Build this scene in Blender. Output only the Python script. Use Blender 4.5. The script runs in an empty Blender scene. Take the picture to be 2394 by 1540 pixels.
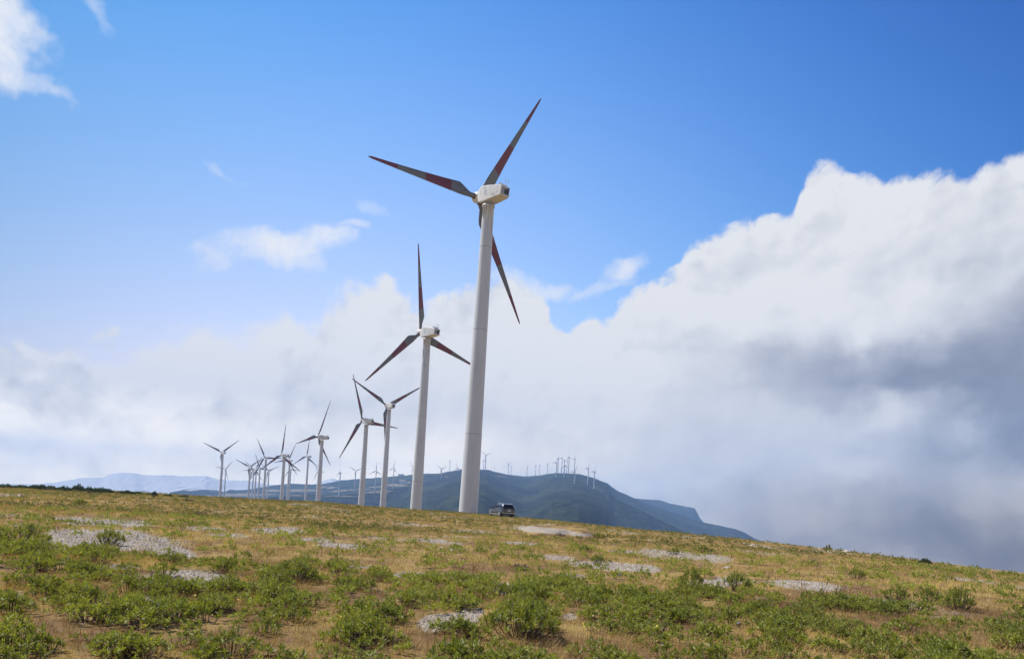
import bpy, math, random
import numpy as np
from mathutils import Matrix, Vector

SC = bpy.context.scene
HAZE = 2.1e-4
R = math.radians
# ------------------------------------------------------------------ camera
F, CX, CY = 1800.0, 1197.0, 1189.0          # photo geometry: focal length and horizon point of the 2394 px wide photo
ROLL = R(3.8)
EYE = 1.6
CR, SR = math.cos(ROLL), math.sin(ROLL)
cam_data = bpy.data.cameras.new('camera')
cam = bpy.data.objects.new('camera', cam_data)
SC.collection.objects.link(cam)
cam.location = (0, 0, EYE)
cam.rotation_euler = (Matrix.Rotation(math.pi / 2, 4, 'X') @ Matrix.Rotation(ROLL, 4, 'Z')).to_euler()
cam_data.sensor_width = 36
cam_data.lens = 36 * F / 2394
cam_data.shift_y = (CY - 770) / 2394
cam_data.clip_start = 0.1
cam_data.clip_end = 60000
SC.camera = cam

def ray(px, py):
    """photo pixel -> (X/Y, (Z-eye)/Y)"""
    u = (px - CX) / F
    v = -(py - CY) / F
    return u * CR - v * SR, u * SR + v * CR

def photo(X, Y, Z):
    x = X / Y
    z = (Z - EYE) / Y
    return CX + F * (x * CR + z * SR), CY - F * (-x * SR + z * CR)

def at(px, py, D):
    t, e = ray(px, py)
    return Vector((t * D, D, EYE + e * D))

def aze(px, py):
    t, e = ray(px, py)
    return math.atan(t), e / math.sqrt(1 + t * t)

# ------------------------------------------------------------------ render settings
SC.view_settings.view_transform = 'Standard'
SC.view_settings.look = 'None'
SC.view_settings.exposure = 0.35
SC.view_settings.gamma = 1.0
SC.render.engine = 'CYCLES'
SC.cycles.max_bounces = 6
SC.cycles.transparent_max_bounces = 8
SC.cycles.use_denoising = True
SC.cycles.use_adaptive_sampling = False

# ------------------------------------------------------------------ node helper
class NT:
    def __init__(s, tree):
        s.t = tree
        tree.nodes.clear()
    def n(s, typ, ins=None, **props):
        nd = s.t.nodes.new(typ)
        for k, v in props.items():
            setattr(nd, k, v)
        for k, v in (ins or {}).items():
            sock = nd.inputs[k]
            if isinstance(v, bpy.types.NodeSocket):
                s.t.links.new(v, sock)
            else:
                sock.default_value = v
        return nd
    def m(s, op, a, b=0.0, c=0.0, clamp=False):
        nd = s.n('ShaderNodeMath', {0: a, 1: b, 2: c}, operation=op)
        nd.use_clamp = clamp
        return nd.outputs[0]
    def v(s, op, a, b=(0, 0, 0)):
        nd = s.n('ShaderNodeVectorMath', {0: a, 1: b}, operation=op)
        return nd.outputs[0]
    def noise(s, vec, scale, detail=4, rough=0.5, dist=0.0, out=0):
        ins = {'Scale': scale, 'Detail': detail, 'Roughness': rough, 'Distortion': dist}
        if vec is not None:
            ins['Vector'] = vec
        return s.n('ShaderNodeTexNoise', ins).outputs[out]
    def mr(s, val, a, b, c=0.0, d=1.0, smooth=True):
        nd = s.n('ShaderNodeMapRange', {'Value': val, 'From Min': a, 'From Max': b, 'To Min': c, 'To Max': d})
        nd.interpolation_type = 'SMOOTHSTEP' if smooth else 'LINEAR'
        return nd.outputs[0]
    def mix(s, fac, a, b, blend='MIX'):
        nd = s.n('ShaderNodeMix', data_type='RGBA', blend_type=blend)
        for k, v in ((0, fac), (6, a), (7, b)):
            if isinstance(v, bpy.types.NodeSocket):
                s.t.links.new(v, nd.inputs[k])
            else:
                nd.inputs[k].default_value = v if k == 0 else (*v, 1) if len(v) == 3 else v
        return nd.outputs[2]
    def ramp(s, fac, stops, interp='LINEAR'):
        nd = s.n('ShaderNodeValToRGB', {0: fac})
        cr = nd.color_ramp
        cr.interpolation = interp
        while len(cr.elements) < len(stops):
            cr.elements.new(0.5)
        for el, (p, c) in zip(cr.elements, stops):
            el.position = p
            el.color = (*c, 1)
        return nd.outputs[0]
    def link(s, a, b):
        s.t.links.new(a, b)

# ------------------------------------------------------------------ sun and sky
SUN_AZ, SUN_EL = R(-68), R(50)
SUN = Vector((math.sin(SUN_AZ) * math.cos(SUN_EL), math.cos(SUN_AZ) * math.cos(SUN_EL), math.sin(SUN_EL)))
sl = bpy.data.lights.new('sun', 'SUN')
sl.energy = 4.9
sl.angle = R(0.53)
sl.color = (1.0, 0.945, 0.86)
sun = bpy.data.objects.new('sun', sl)
SC.collection.objects.link(sun)
sun.rotation_euler = SUN.to_track_quat('Z', 'Y').to_euler()
sun.location = (0, 0, 300)

world = bpy.data.worlds.new('World')
SC.world = world
world.use_nodes = True
W = NT(world.node_tree)
sky = W.n('ShaderNodeTexSky', sky_type='NISHITA', sun_disc=False)
sky.sun_elevation = SUN_EL
sky.sun_rotation = SUN_AZ
sky.altitude = 400
sky.air_density = 1.0
sky.dust_density = 1.0
sky.ozone_density = 1.5
gen = W.n('ShaderNodeTexCoord').outputs['Generated']
DIR = W.v('NORMALIZE', gen)
sep = W.n('ShaderNodeSeparateXYZ', {0: DIR})
dx, dy, dz = sep.outputs
AZ = W.m('ARCTAN2', dx, dy)
HYP = W.m('SQRT', W.m('ADD', W.m('MULTIPLY', dx, dx), W.m('MULTIPLY', dy, dy)))
EL = W.m('DIVIDE', dz, W.m('MAXIMUM', HYP, 0.02))

# clear sky: Nishita, paler towards the sun side and the horizon, deeper blue away from the sun
COEF = [[0.734, -1.155, -0.231, 1.25, -3.229, -2.989], [0.446, 0.09, 0.413, -0.571, -1.648, -1.541], [0.287, 0.43, 1.172, -0.604, -0.972, -1.301]]
AZC = W.m('MINIMUM', W.m('MAXIMUM', AZ, -0.75), 0.75)
ELC = W.m('MINIMUM', W.m('MAXIMUM', EL, 0.05), 0.70)
TERMS = [AZC, ELC, W.m('MULTIPLY', AZC, ELC), W.m('MULTIPLY', AZC, AZC), W.m('MULTIPLY', ELC, ELC)]
chan = []
for co in COEF:
    acc = co[0]
    for tm, k in zip(TERMS, co[1:]):
        acc = W.m('MULTIPLY_ADD', tm, k, acc)
    chan.append(W.m('MINIMUM', W.m('EXPONENT', acc), 2.5))
tint = W.n('ShaderNodeCombineXYZ', {0: chan[0], 1: chan[1], 2: chan[2]}).outputs[0]
clear = W.mix(1.0, sky.outputs[0], tint, 'MULTIPLY')

# cloud bank: its top edge over azimuth, its edge broken up by noise
TOP = [(0,788),(60,786),(110,800),(165,800),(210,822),(260,815),(300,818),(345,800),(385,782),(430,760),(470,735),(520,722),(560,724),(600,730),(640,722),(670,708),(700,730),
       (740,722),(775,675),(800,648),(835,642),(870,650),(910,664),(960,690),(1000,692),(1050,680),(1110,672),(1160,664),(1210,664),(1250,668),(1280,700),
       (1305,752),(1340,755),(1370,725),(1400,705),(1440,708),(1480,695),(1530,676),(1560,650),(1585,630),(1612,592),(1640,575),(1680,548),(1720,525),
       (1760,522),(1800,502),(1840,510),(1862,492),(1875,440),(1900,408),(1930,400),(1960,396),(2000,400),(2040,402),(2060,412),(2090,400),(2130,402),(2170,392),
       (2200,386),(2250,375),(2290,352),(2320,335),(2350,332),(2394,350),(2470,330),(2600,300)]
fc = W.n('ShaderNodeFloatCurve', {'Value': W.mr(AZ, -0.75, 0.75, smooth=False)})
cm = fc.mapping.curves[0]
pts = []
for p in TOP:
    a, e = aze(*p)
    pts.append(((a + 0.75) / 1.5, e))
pts = [(0.0, pts[0][1])] + pts + [(1.0, pts[-1][1])]
while len(cm.points) < len(pts):
    cm.points.new(0.5, 0.5)
for cp, p in zip(cm.points, pts):
    cp.location = p
    cp.handle_type = 'AUTO'
fc.mapping.update()
TOPE = fc.outputs[0]

warp = W.v('SUBTRACT', W.noise(DIR, 7.0, 5, 0.55, out=1), (0.5, 0.5, 0.5))
DW = W.v('ADD', DIR, W.n('ShaderNodeVectorMath', {0: warp, 'Scale': 0.06}, operation='SCALE').outputs[0])
nA = W.noise(DW, 11.0, 10, 0.56)
nB = W.noise(W.v('ADD', DW, tuple(SUN * 0.022)), 11.0, 10, 0.56)
nS = W.noise(DW, 42.0, 6, 0.6)
def puff(vec, scale):
    nd = W.n('ShaderNodeTexVoronoi', {'Vector': vec, 'Scale': scale, 'Detail': 2.0, 'Roughness': 0.5, 'Lacunarity': 2.1}, feature='F1', normalize=True)
    return W.m('SUBTRACT', 1.0, nd.outputs['Distance'])
DP = W.v('MULTIPLY', DW, (1, 1, 1.25))
pA = puff(DP, 15.0)
pB = puff(W.v('ADD', DP, tuple(SUN * 0.014)), 15.0)
big = W.noise(W.v('MULTIPLY', DW, (1, 1, 2.4)), 4.0, 5, 0.5)
streak = W.noise(W.v('MULTIPLY', DW, (1, 1, 5.0)), 5.0, 7, 0.55)
n0 = W.m('SUBTRACT', nA, 0.5)
DEP = W.m('SUBTRACT', TOPE, EL)
d1 = W.m('ADD', DEP, W.m('MULTIPLY', n0, 0.11))
d1 = W.m('ADD', d1, W.m('MULTIPLY', W.m('SUBTRACT', nS, 0.5), 0.03))
d1 = W.m('ADD', d1, W.m('MULTIPLY', W.m('SUBTRACT', pA, 0.62), 0.10))
soft = W.mr(W.m('ABSOLUTE', W.m('ADD', AZ, 0.33)), 0.02, 0.18, 0.042, 0.020)
bank = W.mr(W.m('DIVIDE', W.m('SUBTRACT', d1, 0.004), soft), 0.0, 1.0)

sepw = W.n('ShaderNodeSeparateXYZ', {0: warp})
AZW = W.m('ADD', AZ, W.m('MULTIPLY', sepw.outputs[0], 0.16))
ELW = W.m('ADD', EL, W.m('MULTIPLY', sepw.outputs[2], 0.16))

def blob(px, py, rx, ry, a=AZW, e=ELW, tilt=0.0):
    a0, e0 = aze(px, py)
    x = W.m('SUBTRACT', a, a0)
    y = W.m('SUBTRACT', e, e0)
    y = W.m('SUBTRACT', y, W.m('MULTIPLY', x, tilt))
    x = W.m('DIVIDE', x, rx / F)
    y = W.m('DIVIDE', y, ry / F)
    return W.m('ADD', W.m('MULTIPLY', x, x), W.m('MULTIPLY', y, y))

def gauss(*a, **k):
    return W.m('POWER', 2.718, W.m('MULTIPLY', blob(*a, **k), -1.0))

def addv(x, y, k):
    return W.m('MULTIPLY_ADD', y, k, x)

C1 = W.noise(DW, 5.0, 6, 0.5)
C2 = W.noise(W.v('ADD', DW, tuple(SUN * 0.05)), 5.0, 6, 0.5)
relief = W.m('SUBTRACT', nA, nB)
coarse = W.m('SUBTRACT', C1, C2)
B = addv(0.93, W.m('MULTIPLY', relief, W.mr(DEP, 0.0, 0.20, 1.0, 0.30)), 0.9)
B = addv(B, coarse, 0.7)
B = addv(B, W.m('MULTIPLY', W.m('SUBTRACT', pA, pB), W.mr(DEP, 0.02, 0.26, 1.0, 0.15)), 0.9)
B = addv(B, W.m('SUBTRACT', big, 0.5), 0.20)
B = addv(B, W.m('MULTIPLY', W.m('SUBTRACT', streak, 0.5), W.mr(DEP, 0.05, 0.25)), 0.22)
B = addv(B, W.mr(DEP, 0.0, 0.07, 1.0, 0.0), 0.05)
SHADE = [(1750, 600, 0.07), (2000, 500, 0.08), (2300, 480, 0.08), (2200, 620, -0.19), (1850, 850, -0.25), (2080, 880, -0.3), (2350, 850, -0.45), (2050, 735, 0.11), (2310, 690, 0.23), (1660, 930, 0.06), (2300, 1050, -0.2), (1800, 1000, -0.12), (1600, 1110, -0.01), (2000, 1150, -0.22), (1850, 1260, -0.37), (2200, 1260, -0.25), (2394, 1300, -0.6), (1500, 900, -0.03), (1200, 900, 0.03), (900, 1000, -0.05), (300, 960, 0.14), (140, 925, -0.23), (600, 850, 0.08), (200, 1060, -0.05), (700, 1060, -0.07), (1200, 1080, -0.12), (1500, 1200, -0.17), (1050, 780, 0.09), (1350, 820, 0.06), (1750, 760, 0.05), (450, 1000, -0.09), (2394, 700, -0.39), (2480, 480, -0.14), (2394, 1000, -0.37), (2100, 1020, -0.03)]
for x, y, k in SHADE:
    B = addv(B, gauss(x, y, 220, 100), k)
for args, k in [((2110, 962, 115, 30), .38), ((2250, 1015, 50, 22), .28), ((1990, 1060, 60, 25), .16), ((2300, 1090, 200, 60), .05), ((330, 830, 60, 26), .10), ((520, 760, 110, 30), .08), ((840, 665, 60, 26), .10), ((2010, 795, 30, 55), .26), ((2120, 720, 120, 40), .10),
                ((75, 888, 40, 18), .22), ((60, 815, 120, 26), .12), ((250, 845, 90, 24), .10), ((2230, 670, 120, 22), .12), ((1960, 955, 60, 22), -.16), ((1465, 1112, 80, 24), .10), ((1640, 1105, 150, 26), .10), ((1900, 1180, 60, 40), .06), ((440, 968, 120, 16), -.10), ((740, 880, 60, 22), -.10), ((1830, 790, 110, 50), -.10)]:
    B = addv(B, gauss(*args), k)
K = W.m('MULTIPLY_ADD', W.m('MULTIPLY', W.mr(EL, 0.30, 0.08), W.mr(AZ, 0.25, 0.0)), 0.25, 1.0)
B = W.m('MULTIPLY_ADD', W.m('SUBTRACT', B, 0.86), K, 0.88)
cloud_col = W.ramp(B, [(0.0, (.14, .16, .22)), (.30, (.285, .312, .395)), (.55, (.49, .515, .585)), (.78, (.69, .71, .755)), (1.0, (.84, .845, .865))])

wis = None
for args, tilt, thr, op in [((640, 590, 165, 56), 0.10, .465, .92), ((1462, 612, 90, 56), 0.45, .48, .85), ((-15, 60, 70, 100), 0.0, .46, .95), ((35, 145, 85, 26), -0.25, .50, .7),
                            ((200, 14, 50, 24), -0.3, .53, .45), ((525, 408, 60, 22), -0.5, .52, .45), ((855, 478, 60, 34), 0.0, .55, .30), ((715, 625, 30, 34), 0, .46, .6),
                            ((800, 545, 60, 18), 0.1, .5, .5), ((1390, 670, 120, 30), 0.2, .48, .6), ((1240, 660, 110, 40), 0, .47, .7)]:
    q = blob(*args, tilt=tilt)
    v = W.m('SUBTRACT', W.m('ADD', W.m('MULTIPLY', W.m('SUBTRACT', 1.0, q), 0.30), nA), thr)
    v = W.m('ADD', v, W.m('MULTIPLY', W.m('SUBTRACT', nS, 0.5), 0.25))
    v = W.mr(v, 0.0, 0.42, 0.0, op)
    wis = v if wis is None else W.m('MAXIMUM', wis, v)
bgs = W.n('ShaderNodeBackground', {'Color': clear, 'Strength': 0.096})
bgw = W.n('ShaderNodeBackground', {'Color': (.86, .87, .90, 1), 'Strength': 0.82})
# cloud low over the land brightened to offset the dimming haze box, greyer over the sea on the right
low = W.m('MULTIPLY', W.mr(EL, 0.13, 0.0), W.mr(AZ, -0.10, 0.36, 1.0, 0.0))
cloud_col = W.mix(low, cloud_col, W.mix(1.0, cloud_col, (2.7, 2.3, 1.62), 'MULTIPLY'))
lowr = W.m('MULTIPLY', W.mr(EL, 0.10, 0.0), W.mr(AZ, 0.12, 0.36))
cloud_col = W.mix(lowr, cloud_col, W.mix(1.0, cloud_col, (1.0, .88, .72), 'MULTIPLY'))
bgc = W.n('ShaderNodeBackground', {'Color': cloud_col, 'Strength': 0.79})
mx = W.n('ShaderNodeMixShader', {0: wis, 1: bgs.outputs[0], 2: bgw.outputs[0]})
mx = W.n('ShaderNodeMixShader', {0: bank, 1: mx.outputs[0], 2: bgc.outputs[0]})
wo = W.n('ShaderNodeOutputWorld', {'Surface': mx.outputs[0]})
world.cycles.sampling_method = 'MANUAL'
world.cycles.sample_map_resolution = 1024

# ------------------------------------------------------------------ object helpers
def tag(o, label=None, cat=None, group=None, kind=None):
    for k, v in (('label', label), ('category', cat), ('group', group), ('kind', kind)):
        if v:
            o[k] = v
    return o

def link(o, parent=None):
    SC.collection.objects.link(o)
    if parent is not None:
        o.parent = parent
    return o

def empty(name, loc=(0, 0, 0), rz=0.0):
    o = bpy.data.objects.new(name, None)
    o.empty_display_size = 0.5
    o.location = loc
    o.rotation_euler = (0, 0, rz)
    return link(o)

def mesh_np(name, V, Q, mat, parent=None, smooth=False, attrs=None, mesh_only=False):
    """V (n,3), Q (m,k) with k = 3 or 4"""
    V = np.ascontiguousarray(V, dtype=np.float32)
    Q = np.ascontiguousarray(Q, dtype=np.int32)
    me = bpy.data.meshes.new(name)
    me.vertices.add(len(V))
    me.vertices.foreach_set('co', V.ravel())
    k = Q.shape[1]
    me.loops.add(Q.size)
    me.loops.foreach_set('vertex_index', Q.ravel())
    me.polygons.add(len(Q))
    me.polygons.foreach_set('loop_start', np.arange(len(Q), dtype=np.int32) * k)
    me.polygons.foreach_set('loop_total', np.full(len(Q), k, dtype=np.int32))
    me.polygons.foreach_set('use_smooth', np.full(len(Q), smooth))
    for an, av in (attrs or {}).items():
        a = me.attributes.new(an, 'FLOAT', 'POINT')
        a.data.foreach_set('value', np.ascontiguousarray(av, dtype=np.float32))
    me.update(calc_edges=True)
    me.validate()
    me.materials.append(mat)
    if mesh_only:
        return me
    return link(bpy.data.objects.new(name, me), parent)

class MB:
    """collects polygons of mixed size into one mesh"""
    def __init__(s):
        s.v, s.f, s.sm = [], [], []
    def add(s, verts, faces, smooth=False):
        o = len(s.v)
        s.v += [tuple(p) for p in verts]
        s.f += [tuple(i + o for i in f) for f in faces]
        s.sm += [smooth] * len(faces)
        return s
    def box(s, c, d, M=None):
        x, y, z = (k / 2 for k in d)
        vs = [Vector((c[0] + a * x, c[1] + b * y, c[2] + e * z)) for a in (-1, 1) for b in (-1, 1) for e in (-1, 1)]
        if M is not None:
            vs = [M @ p for p in vs]
        return s.add(vs, [(0, 1, 3, 2), (4, 6, 7, 5), (0, 4, 5, 1), (2, 3, 7, 6), (0, 2, 6, 4), (1, 5, 7, 3)])
    def loft(s, rings, cap=True, smooth=True, closed=True):
        n = len(rings[0])
        vs = [p for r in rings for p in r]
        fs = []
        for i in range(len(rings) - 1):
            for j in range(n if closed else n - 1):
                a, b = i * n + j, i * n + (j + 1) % n
                fs.append((a, b, b + n, a + n))
        s.add(vs, fs, smooth)
        if cap:
            o = len(s.v) - len(vs)
            s.f.append(tuple(o + j for j in reversed(range(n))))
            s.f.append(tuple(o + (len(rings) - 1) * n + j for j in range(n)))
            s.sm += [False, False]
        return s
    def tube(s, pts, rad, n=8):
        pts = [Vector(p) for p in pts]
        rad = rad if isinstance(rad, (list, tuple)) else [rad] * len(pts)
        rings = []
        for i, p in enumerate(pts):
            d = (pts[min(i + 1, len(pts) - 1)] - pts[max(i - 1, 0)]).normalized()
            u = d.orthogonal().normalized()
            w = d.cross(u)
            rings.append([p + rad[i] * (math.cos(2 * math.pi * k / n) * u + math.sin(2 * math.pi * k / n) * w) for k in range(n)])
        return s.loft(rings)
    def mesh(s, name, mat):
        me = bpy.data.meshes.new(name)
        me.from_pydata(s.v, [], s.f)
        me.polygons.foreach_set('use_smooth', s.sm)
        me.materials.append(mat)
        me.validate()
        me.update()
        return me
    def build(s, name, mat, parent=None):
        return link(bpy.data.objects.new(name, s.mesh(name, mat)), parent)

def lathe_rings(prof, n=32, axis='Z'):
    out = []
    for r, z in prof:
        ring = []
        for k in range(n):
            a = 2 * math.pi * k / n
            x, y = r * math.cos(a), r * math.sin(a)
            ring.append(Vector((x, y, z)) if axis == 'Z' else Vector((x, z, -y)) if axis == 'Y' else Vector((z, x, y)))
        out.append(ring)
    return out

# ------------------------------------------------------------------ numpy noise
def vnoise(x, y, seed=0):
    xi, yi = np.floor(x).astype(np.int64), np.floor(y).astype(np.int64)
    fx, fy = x - xi, y - yi
    fx, fy = fx * fx * (3 - 2 * fx), fy * fy * (3 - 2 * fy)
    def h(a, b):
        k = (a * 374761393 + b * 668265263 + seed * 1442695041) & 0x7fffffff
        k = ((k ^ (k >> 13)) * 1274126177) & 0x7fffffff
        return ((k ^ (k >> 16)) & 0xffff) / 65535.0
    a = h(xi, yi) * (1 - fx) + h(xi + 1, yi) * fx
    b = h(xi, yi + 1) * (1 - fx) + h(xi + 1, yi + 1) * fx
    return a * (1 - fy) + b * fy

def fbm(x, y, seed=0, octv=4, g=0.5):
    s, a, n = 0.0, 1.0, 0.0
    for i in range(octv):
        s = s + a * vnoise(x * 2 ** i + 17.3 * i, y * 2 ** i - 9.1 * i, seed + i)
        n += a
        a *= g
    return s / n

def photo_np(X, Y, Z):
    x = X / np.maximum(Y, 0.5)
    z = (Z - EYE) / np.maximum(Y, 0.5)
    return CX + F * (x * CR + z * SR), CY - F * (-x * SR + z * CR)

def sstep(a, b, x):
    t = np.clip((x - a) / (b - a), 0, 1)
    return t * t * (3 - 2 * t)

def ellipses(px, py, lst):
    """strongest of a list of soft ellipses (cx, cy, rx, ry, tilt) drawn round ground features"""
    m = np.zeros_like(px)
    for cx, cy, rx, ry, tl in lst:
        dx = (px - cx) / rx
        dy = (py - cy - tl * (px - cx)) / ry
        m = np.maximum(m, 1.35 - np.sqrt(dx * dx + dy * dy))
    return m

# ------------------------------------------------------------------ the plateau
SKYL = [(-200, 1126, 112), (0, 1137, 112), (150, 1143, 112), (330, 1152, 112), (500, 1163, 112), (660, 1170, 112), (745, 1174, 110), (850, 1184, 108), (970, 1192, 106), (1100, 1201, 104),
        (1200, 1210, 98), (1300, 1219, 90), (1400, 1230, 82), (1500, 1241, 75), (1600, 1250, 68), (1700, 1261, 61), (1800, 1273, 55), (1900, 1284, 49), (2000, 1297, 43),
        (2100, 1312, 38), (2200, 1327, 34), (2300, 1343, 31), (2394, 1358, 29), (2600, 1391, 25)]
_ph = np.array([aze(x, y)[0] for x, y, d in SKYL])
_el = np.array([aze(x, y)[1] for x, y, d in SKYL])
_dr = np.array([d * math.hypot(1, ray(x, y)[0]) for x, y, d in SKYL])

BERM = [(1285, 1245, 75, 12, 0.07), (1352, 1250, 40, 9, 0.08)]

def plateau(X, Y):
    """ground height of the plateau the camera stands on, falling away behind its edge"""
    r = np.hypot(X, Y)
    ph = np.arctan2(X, Y)
    el = np.interp(ph, _ph, _el)
    dr = np.interp(ph, _ph, _dr)
    back = sstep(0.75, 1.6, np.abs(ph))
    he = (EYE + el * dr) * (1 - back)
    dr = dr * (1 - back) + 140 * back
    near = he * sstep(0.0, 1.0, r / dr) ** 1.2 if False else he * np.clip(r / dr, 0, 1) ** 1.6
    q = np.maximum(r - dr, 0)
    drop = 0.0011 * q * q / (1 + q / 70.0)
    slope = 1.0 - 0.55 * sstep(-0.1, -0.45, ph)
    z = near - drop * slope
    bump = (fbm(X / 6.0, Y / 6.0, 5, 4) - 0.5) * 0.22 * sstep(3, 12, r) + (fbm(X / 1.1, Y / 1.1, 9, 3) - 0.5) * 0.05
    bump = bump * (1 - 0.6 * sstep(dr * 0.8, dr, r))
    return np.maximum(z + bump, -150.0)

def gz(x, y):
    return float(plateau(np.array([float(x)]), np.array([float(y)]))[0])

def ground_at(px, py):
    """the plateau point seen at a photo pixel"""
    t, e = ray(px, py)
    Y = 4.0
    while Y < 140:
        if EYE + e * Y < gz(t * Y, Y):
            break
        Y *= 1.01
    return Vector((t * Y, Y, gz(t * Y, Y)))

GRAVEL = [(235, 1258, 200, 25, 0.06), (140, 1272, 110, 14, 0.02), (380, 1282, 80, 18, 0.25), (250, 1222, 120, 9, 0.02), (445, 1352, 120, 22, 0.02), (60, 1227, 55, 5, 0.0), (170, 1212, 70, 4, 0.0),
          (640, 1240, 90, 8, 0.05), (800, 1276, 70, 7, 0.06), (545, 1252, 60, 6, 0.05), (480, 1236, 60, 5, 0.05), (735, 1262, 60, 5, 0.05), (1285, 1240, 92, 12, 0.09), (1358, 1249, 45, 7, 0.07),
          (1590, 1298, 120, 13, 0.08), (1470, 1290, 60, 5, 0.05), (1420, 1322, 150, 13, 0.07), (1300, 1304, 70, 7, 0.05), (1860, 1366, 140, 13, 0.08), (1740, 1358, 60, 8, 0.08), (2110, 1413, 115, 9, 0.09),
          (1050, 1452, 85, 22, -0.1), (1100, 1430, 40, 12, 0.0), (1180, 1376, 26, 18, 0.1), (1330, 1441, 28, 12, 0.0), (960, 1344, 46, 8, 0.0), (1650, 1362, 80, 10, 0.05), (1990, 1396, 50, 5, 0.05),
          (830, 1325, 50, 5, 0.0), (1100, 1243, 60, 4, 0.05), (1000, 1262, 60, 4, 0.05), (270, 1325, 60, 5, 0.0), (340, 1400, 40, 10, 0.0), (30, 1395, 50, 16, 0.0), (700, 1180, 40, 3, 0.03), (1220, 1270, 60, 4, 0.05),
          (1340, 1345, 50, 6, 0.05), (1790, 1400, 50, 7, 0.05)]
BROWN = [(100, 1470, 70, 30, 0.0), (250, 1500, 130, 34, 0.0), (520, 1505, 150, 34, 0.0), (210, 1385, 60, 20, 0), (1010, 1500, 150, 26, 0.05), (1400, 1524, 300, 34, 0.02), (930, 1430, 60, 18, 0.0),
         (1960, 1395, 160, 22, 0.05), (2080, 1460, 190, 22, 0.05), (2300, 1440, 120, 20, 0.08), (1800, 1420, 100, 18, 0.05), (640, 1320, 60, 10, 0.0), (880, 1395, 40, 10, 0), (1150, 1335, 90, 10, 0.0),
         (1640, 1470, 60, 14, 0.0), (2190, 1490, 70, 14, 0.0), (60, 1360, 70, 12, 0.0)]

def gravel_mask(X, Y, Z):
    px, py = photo_np(X, Y, Z)
    r = np.hypot(X, Y)
    sc = np.clip(r / 20.0, 0.4, 3)
    m = ellipses(px, py, GRAVEL) + (fbm(X / (0.9 * sc), Y / (0.9 * sc), 21, 4) - 0.5) * 0.9
    m = np.where(Y > 4, m, 0)
    n = fbm(X / 3.2, Y / 4.5, 33, 4)
    return np.clip(np.maximum(0.92 * sstep(0.22, 0.95, m), 0.6 * sstep(0.62, 0.76, n) * sstep(5, 9, r)), 0, 1)

def brown_mask(X, Y, Z):
    px, py = photo_np(X, Y, Z)
    m = ellipses(px, py, BROWN) + (fbm(X / 0.7, Y / 0.7, 41, 4) - 0.5) * 0.8
    return np.where(Y > 4, sstep(0.15, 0.8, m), 0)

BOX = (-4300, 1060, -700, 5600)
def reach(a):
    """how far the land and sea run in a direction: to just inside the hazy air"""
    s_, c_ = np.sin(a), np.cos(a)
    rx = np.where(s_ > 0, (BOX[1] - 60) / np.maximum(s_, 1e-6), (BOX[0] + 60) / np.minimum(s_, -1e-6))
    ry = np.where(c_ > 0, (BOX[3] - 60) / np.maximum(c_, 1e-6), (BOX[2] + 60) / np.minimum(c_, -1e-6))
    return np.minimum(rx, ry)

# one ground sheet, fine near the camera, reaching the horizon
def make_ground(mat):
    ang = np.concatenate([np.linspace(-math.pi, -0.72, 40, endpoint=False), np.linspace(-0.72, 0.72, 420), np.linspace(0.72, math.pi, 41)[1:]])
    rad = np.concatenate([[0.0, 1.5, 3.0], np.geomspace(4.5, 135, 420), np.geomspace(140, 5000, 90)])
    Rr, An = np.meshgrid(rad, ang, indexing='ij')
    far = np.log(np.maximum(Rr, 140) / 140) / math.log(5000 / 140)
    Rr = np.where(Rr >= 140, 140 * (reach(An) / 140) ** far, Rr)
    X, Y = Rr * np.sin(An), Rr * np.cos(An)
    Z = plateau(X, Y)
    px, py = photo_np(X, Y, Z)
    b = sstep(0.2, 0.95, ellipses(px, py, BERM)) * (Y > 30)
    Z = Z + b * 0.40 * (0.45 + 1.1 * fbm(X / 1.3, Y / 2.2, 151, 4))
    G = gravel_mask(X, Y, Z) * (Rr < 135)
    Bm = brown_mask(X, Y, Z) * (Rr < 60)
    nr, na = Rr.shape
    i, j = np.meshgrid(np.arange(nr - 1), np.arange(na - 1), indexing='ij')
    a = (i * na + j).ravel()
    Q = np.stack([a, a + na, a + na + 1, a + 1], 1)
    V = np.stack([X.ravel(), Y.ravel(), Z.ravel()], 1)
    o = mesh_np('ground', V, Q, mat, smooth=True, attrs={'gravel': G.ravel(), 'brown': Bm.ravel()})
    return tag(o, 'scrubby plateau of dry grass, bare earth and pale gravel patches', 'ground', kind='structure')

# ------------------------------------------------------------------ materials
def material(name):
    m = bpy.data.materials.new(name)
    m.use_nodes = True
    return m, NT(m.node_tree)

def finish(nt, shader):
    nt.n('ShaderNodeOutputMaterial', {'Surface': shader})

def principled(nt, col, rough=0.6, bump=None, **kw):
    ins = {'Base Color': col if isinstance(col, bpy.types.NodeSocket) else (*col, 1), 'Roughness': rough}
    if bump is not None:
        ins['Normal'] = bump
    ins.update(kw)
    return nt.n('ShaderNodeBsdfPrincipled', ins).outputs[0]

def flat(name, col, rough=0.5, var=0.12, scale=3.0, **kw):
    m, t = material(name)
    co = t.n('ShaderNodeTexCoord').outputs['Object']
    n = t.noise(co, scale, 6, 0.6)
    c = t.mix(t.mr(n, 0.3, 0.7), tuple(k * (1 - var) for k in col), tuple(min(1, k * (1 + var)) for k in col))
    finish(t, principled(t, c, rough, **kw))
    return m

def bumpn(t, h, strength, dist=0.02):
    return t.n('ShaderNodeBump', {'Height': h, 'Strength': strength, 'Distance': dist}).outputs[0]

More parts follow.
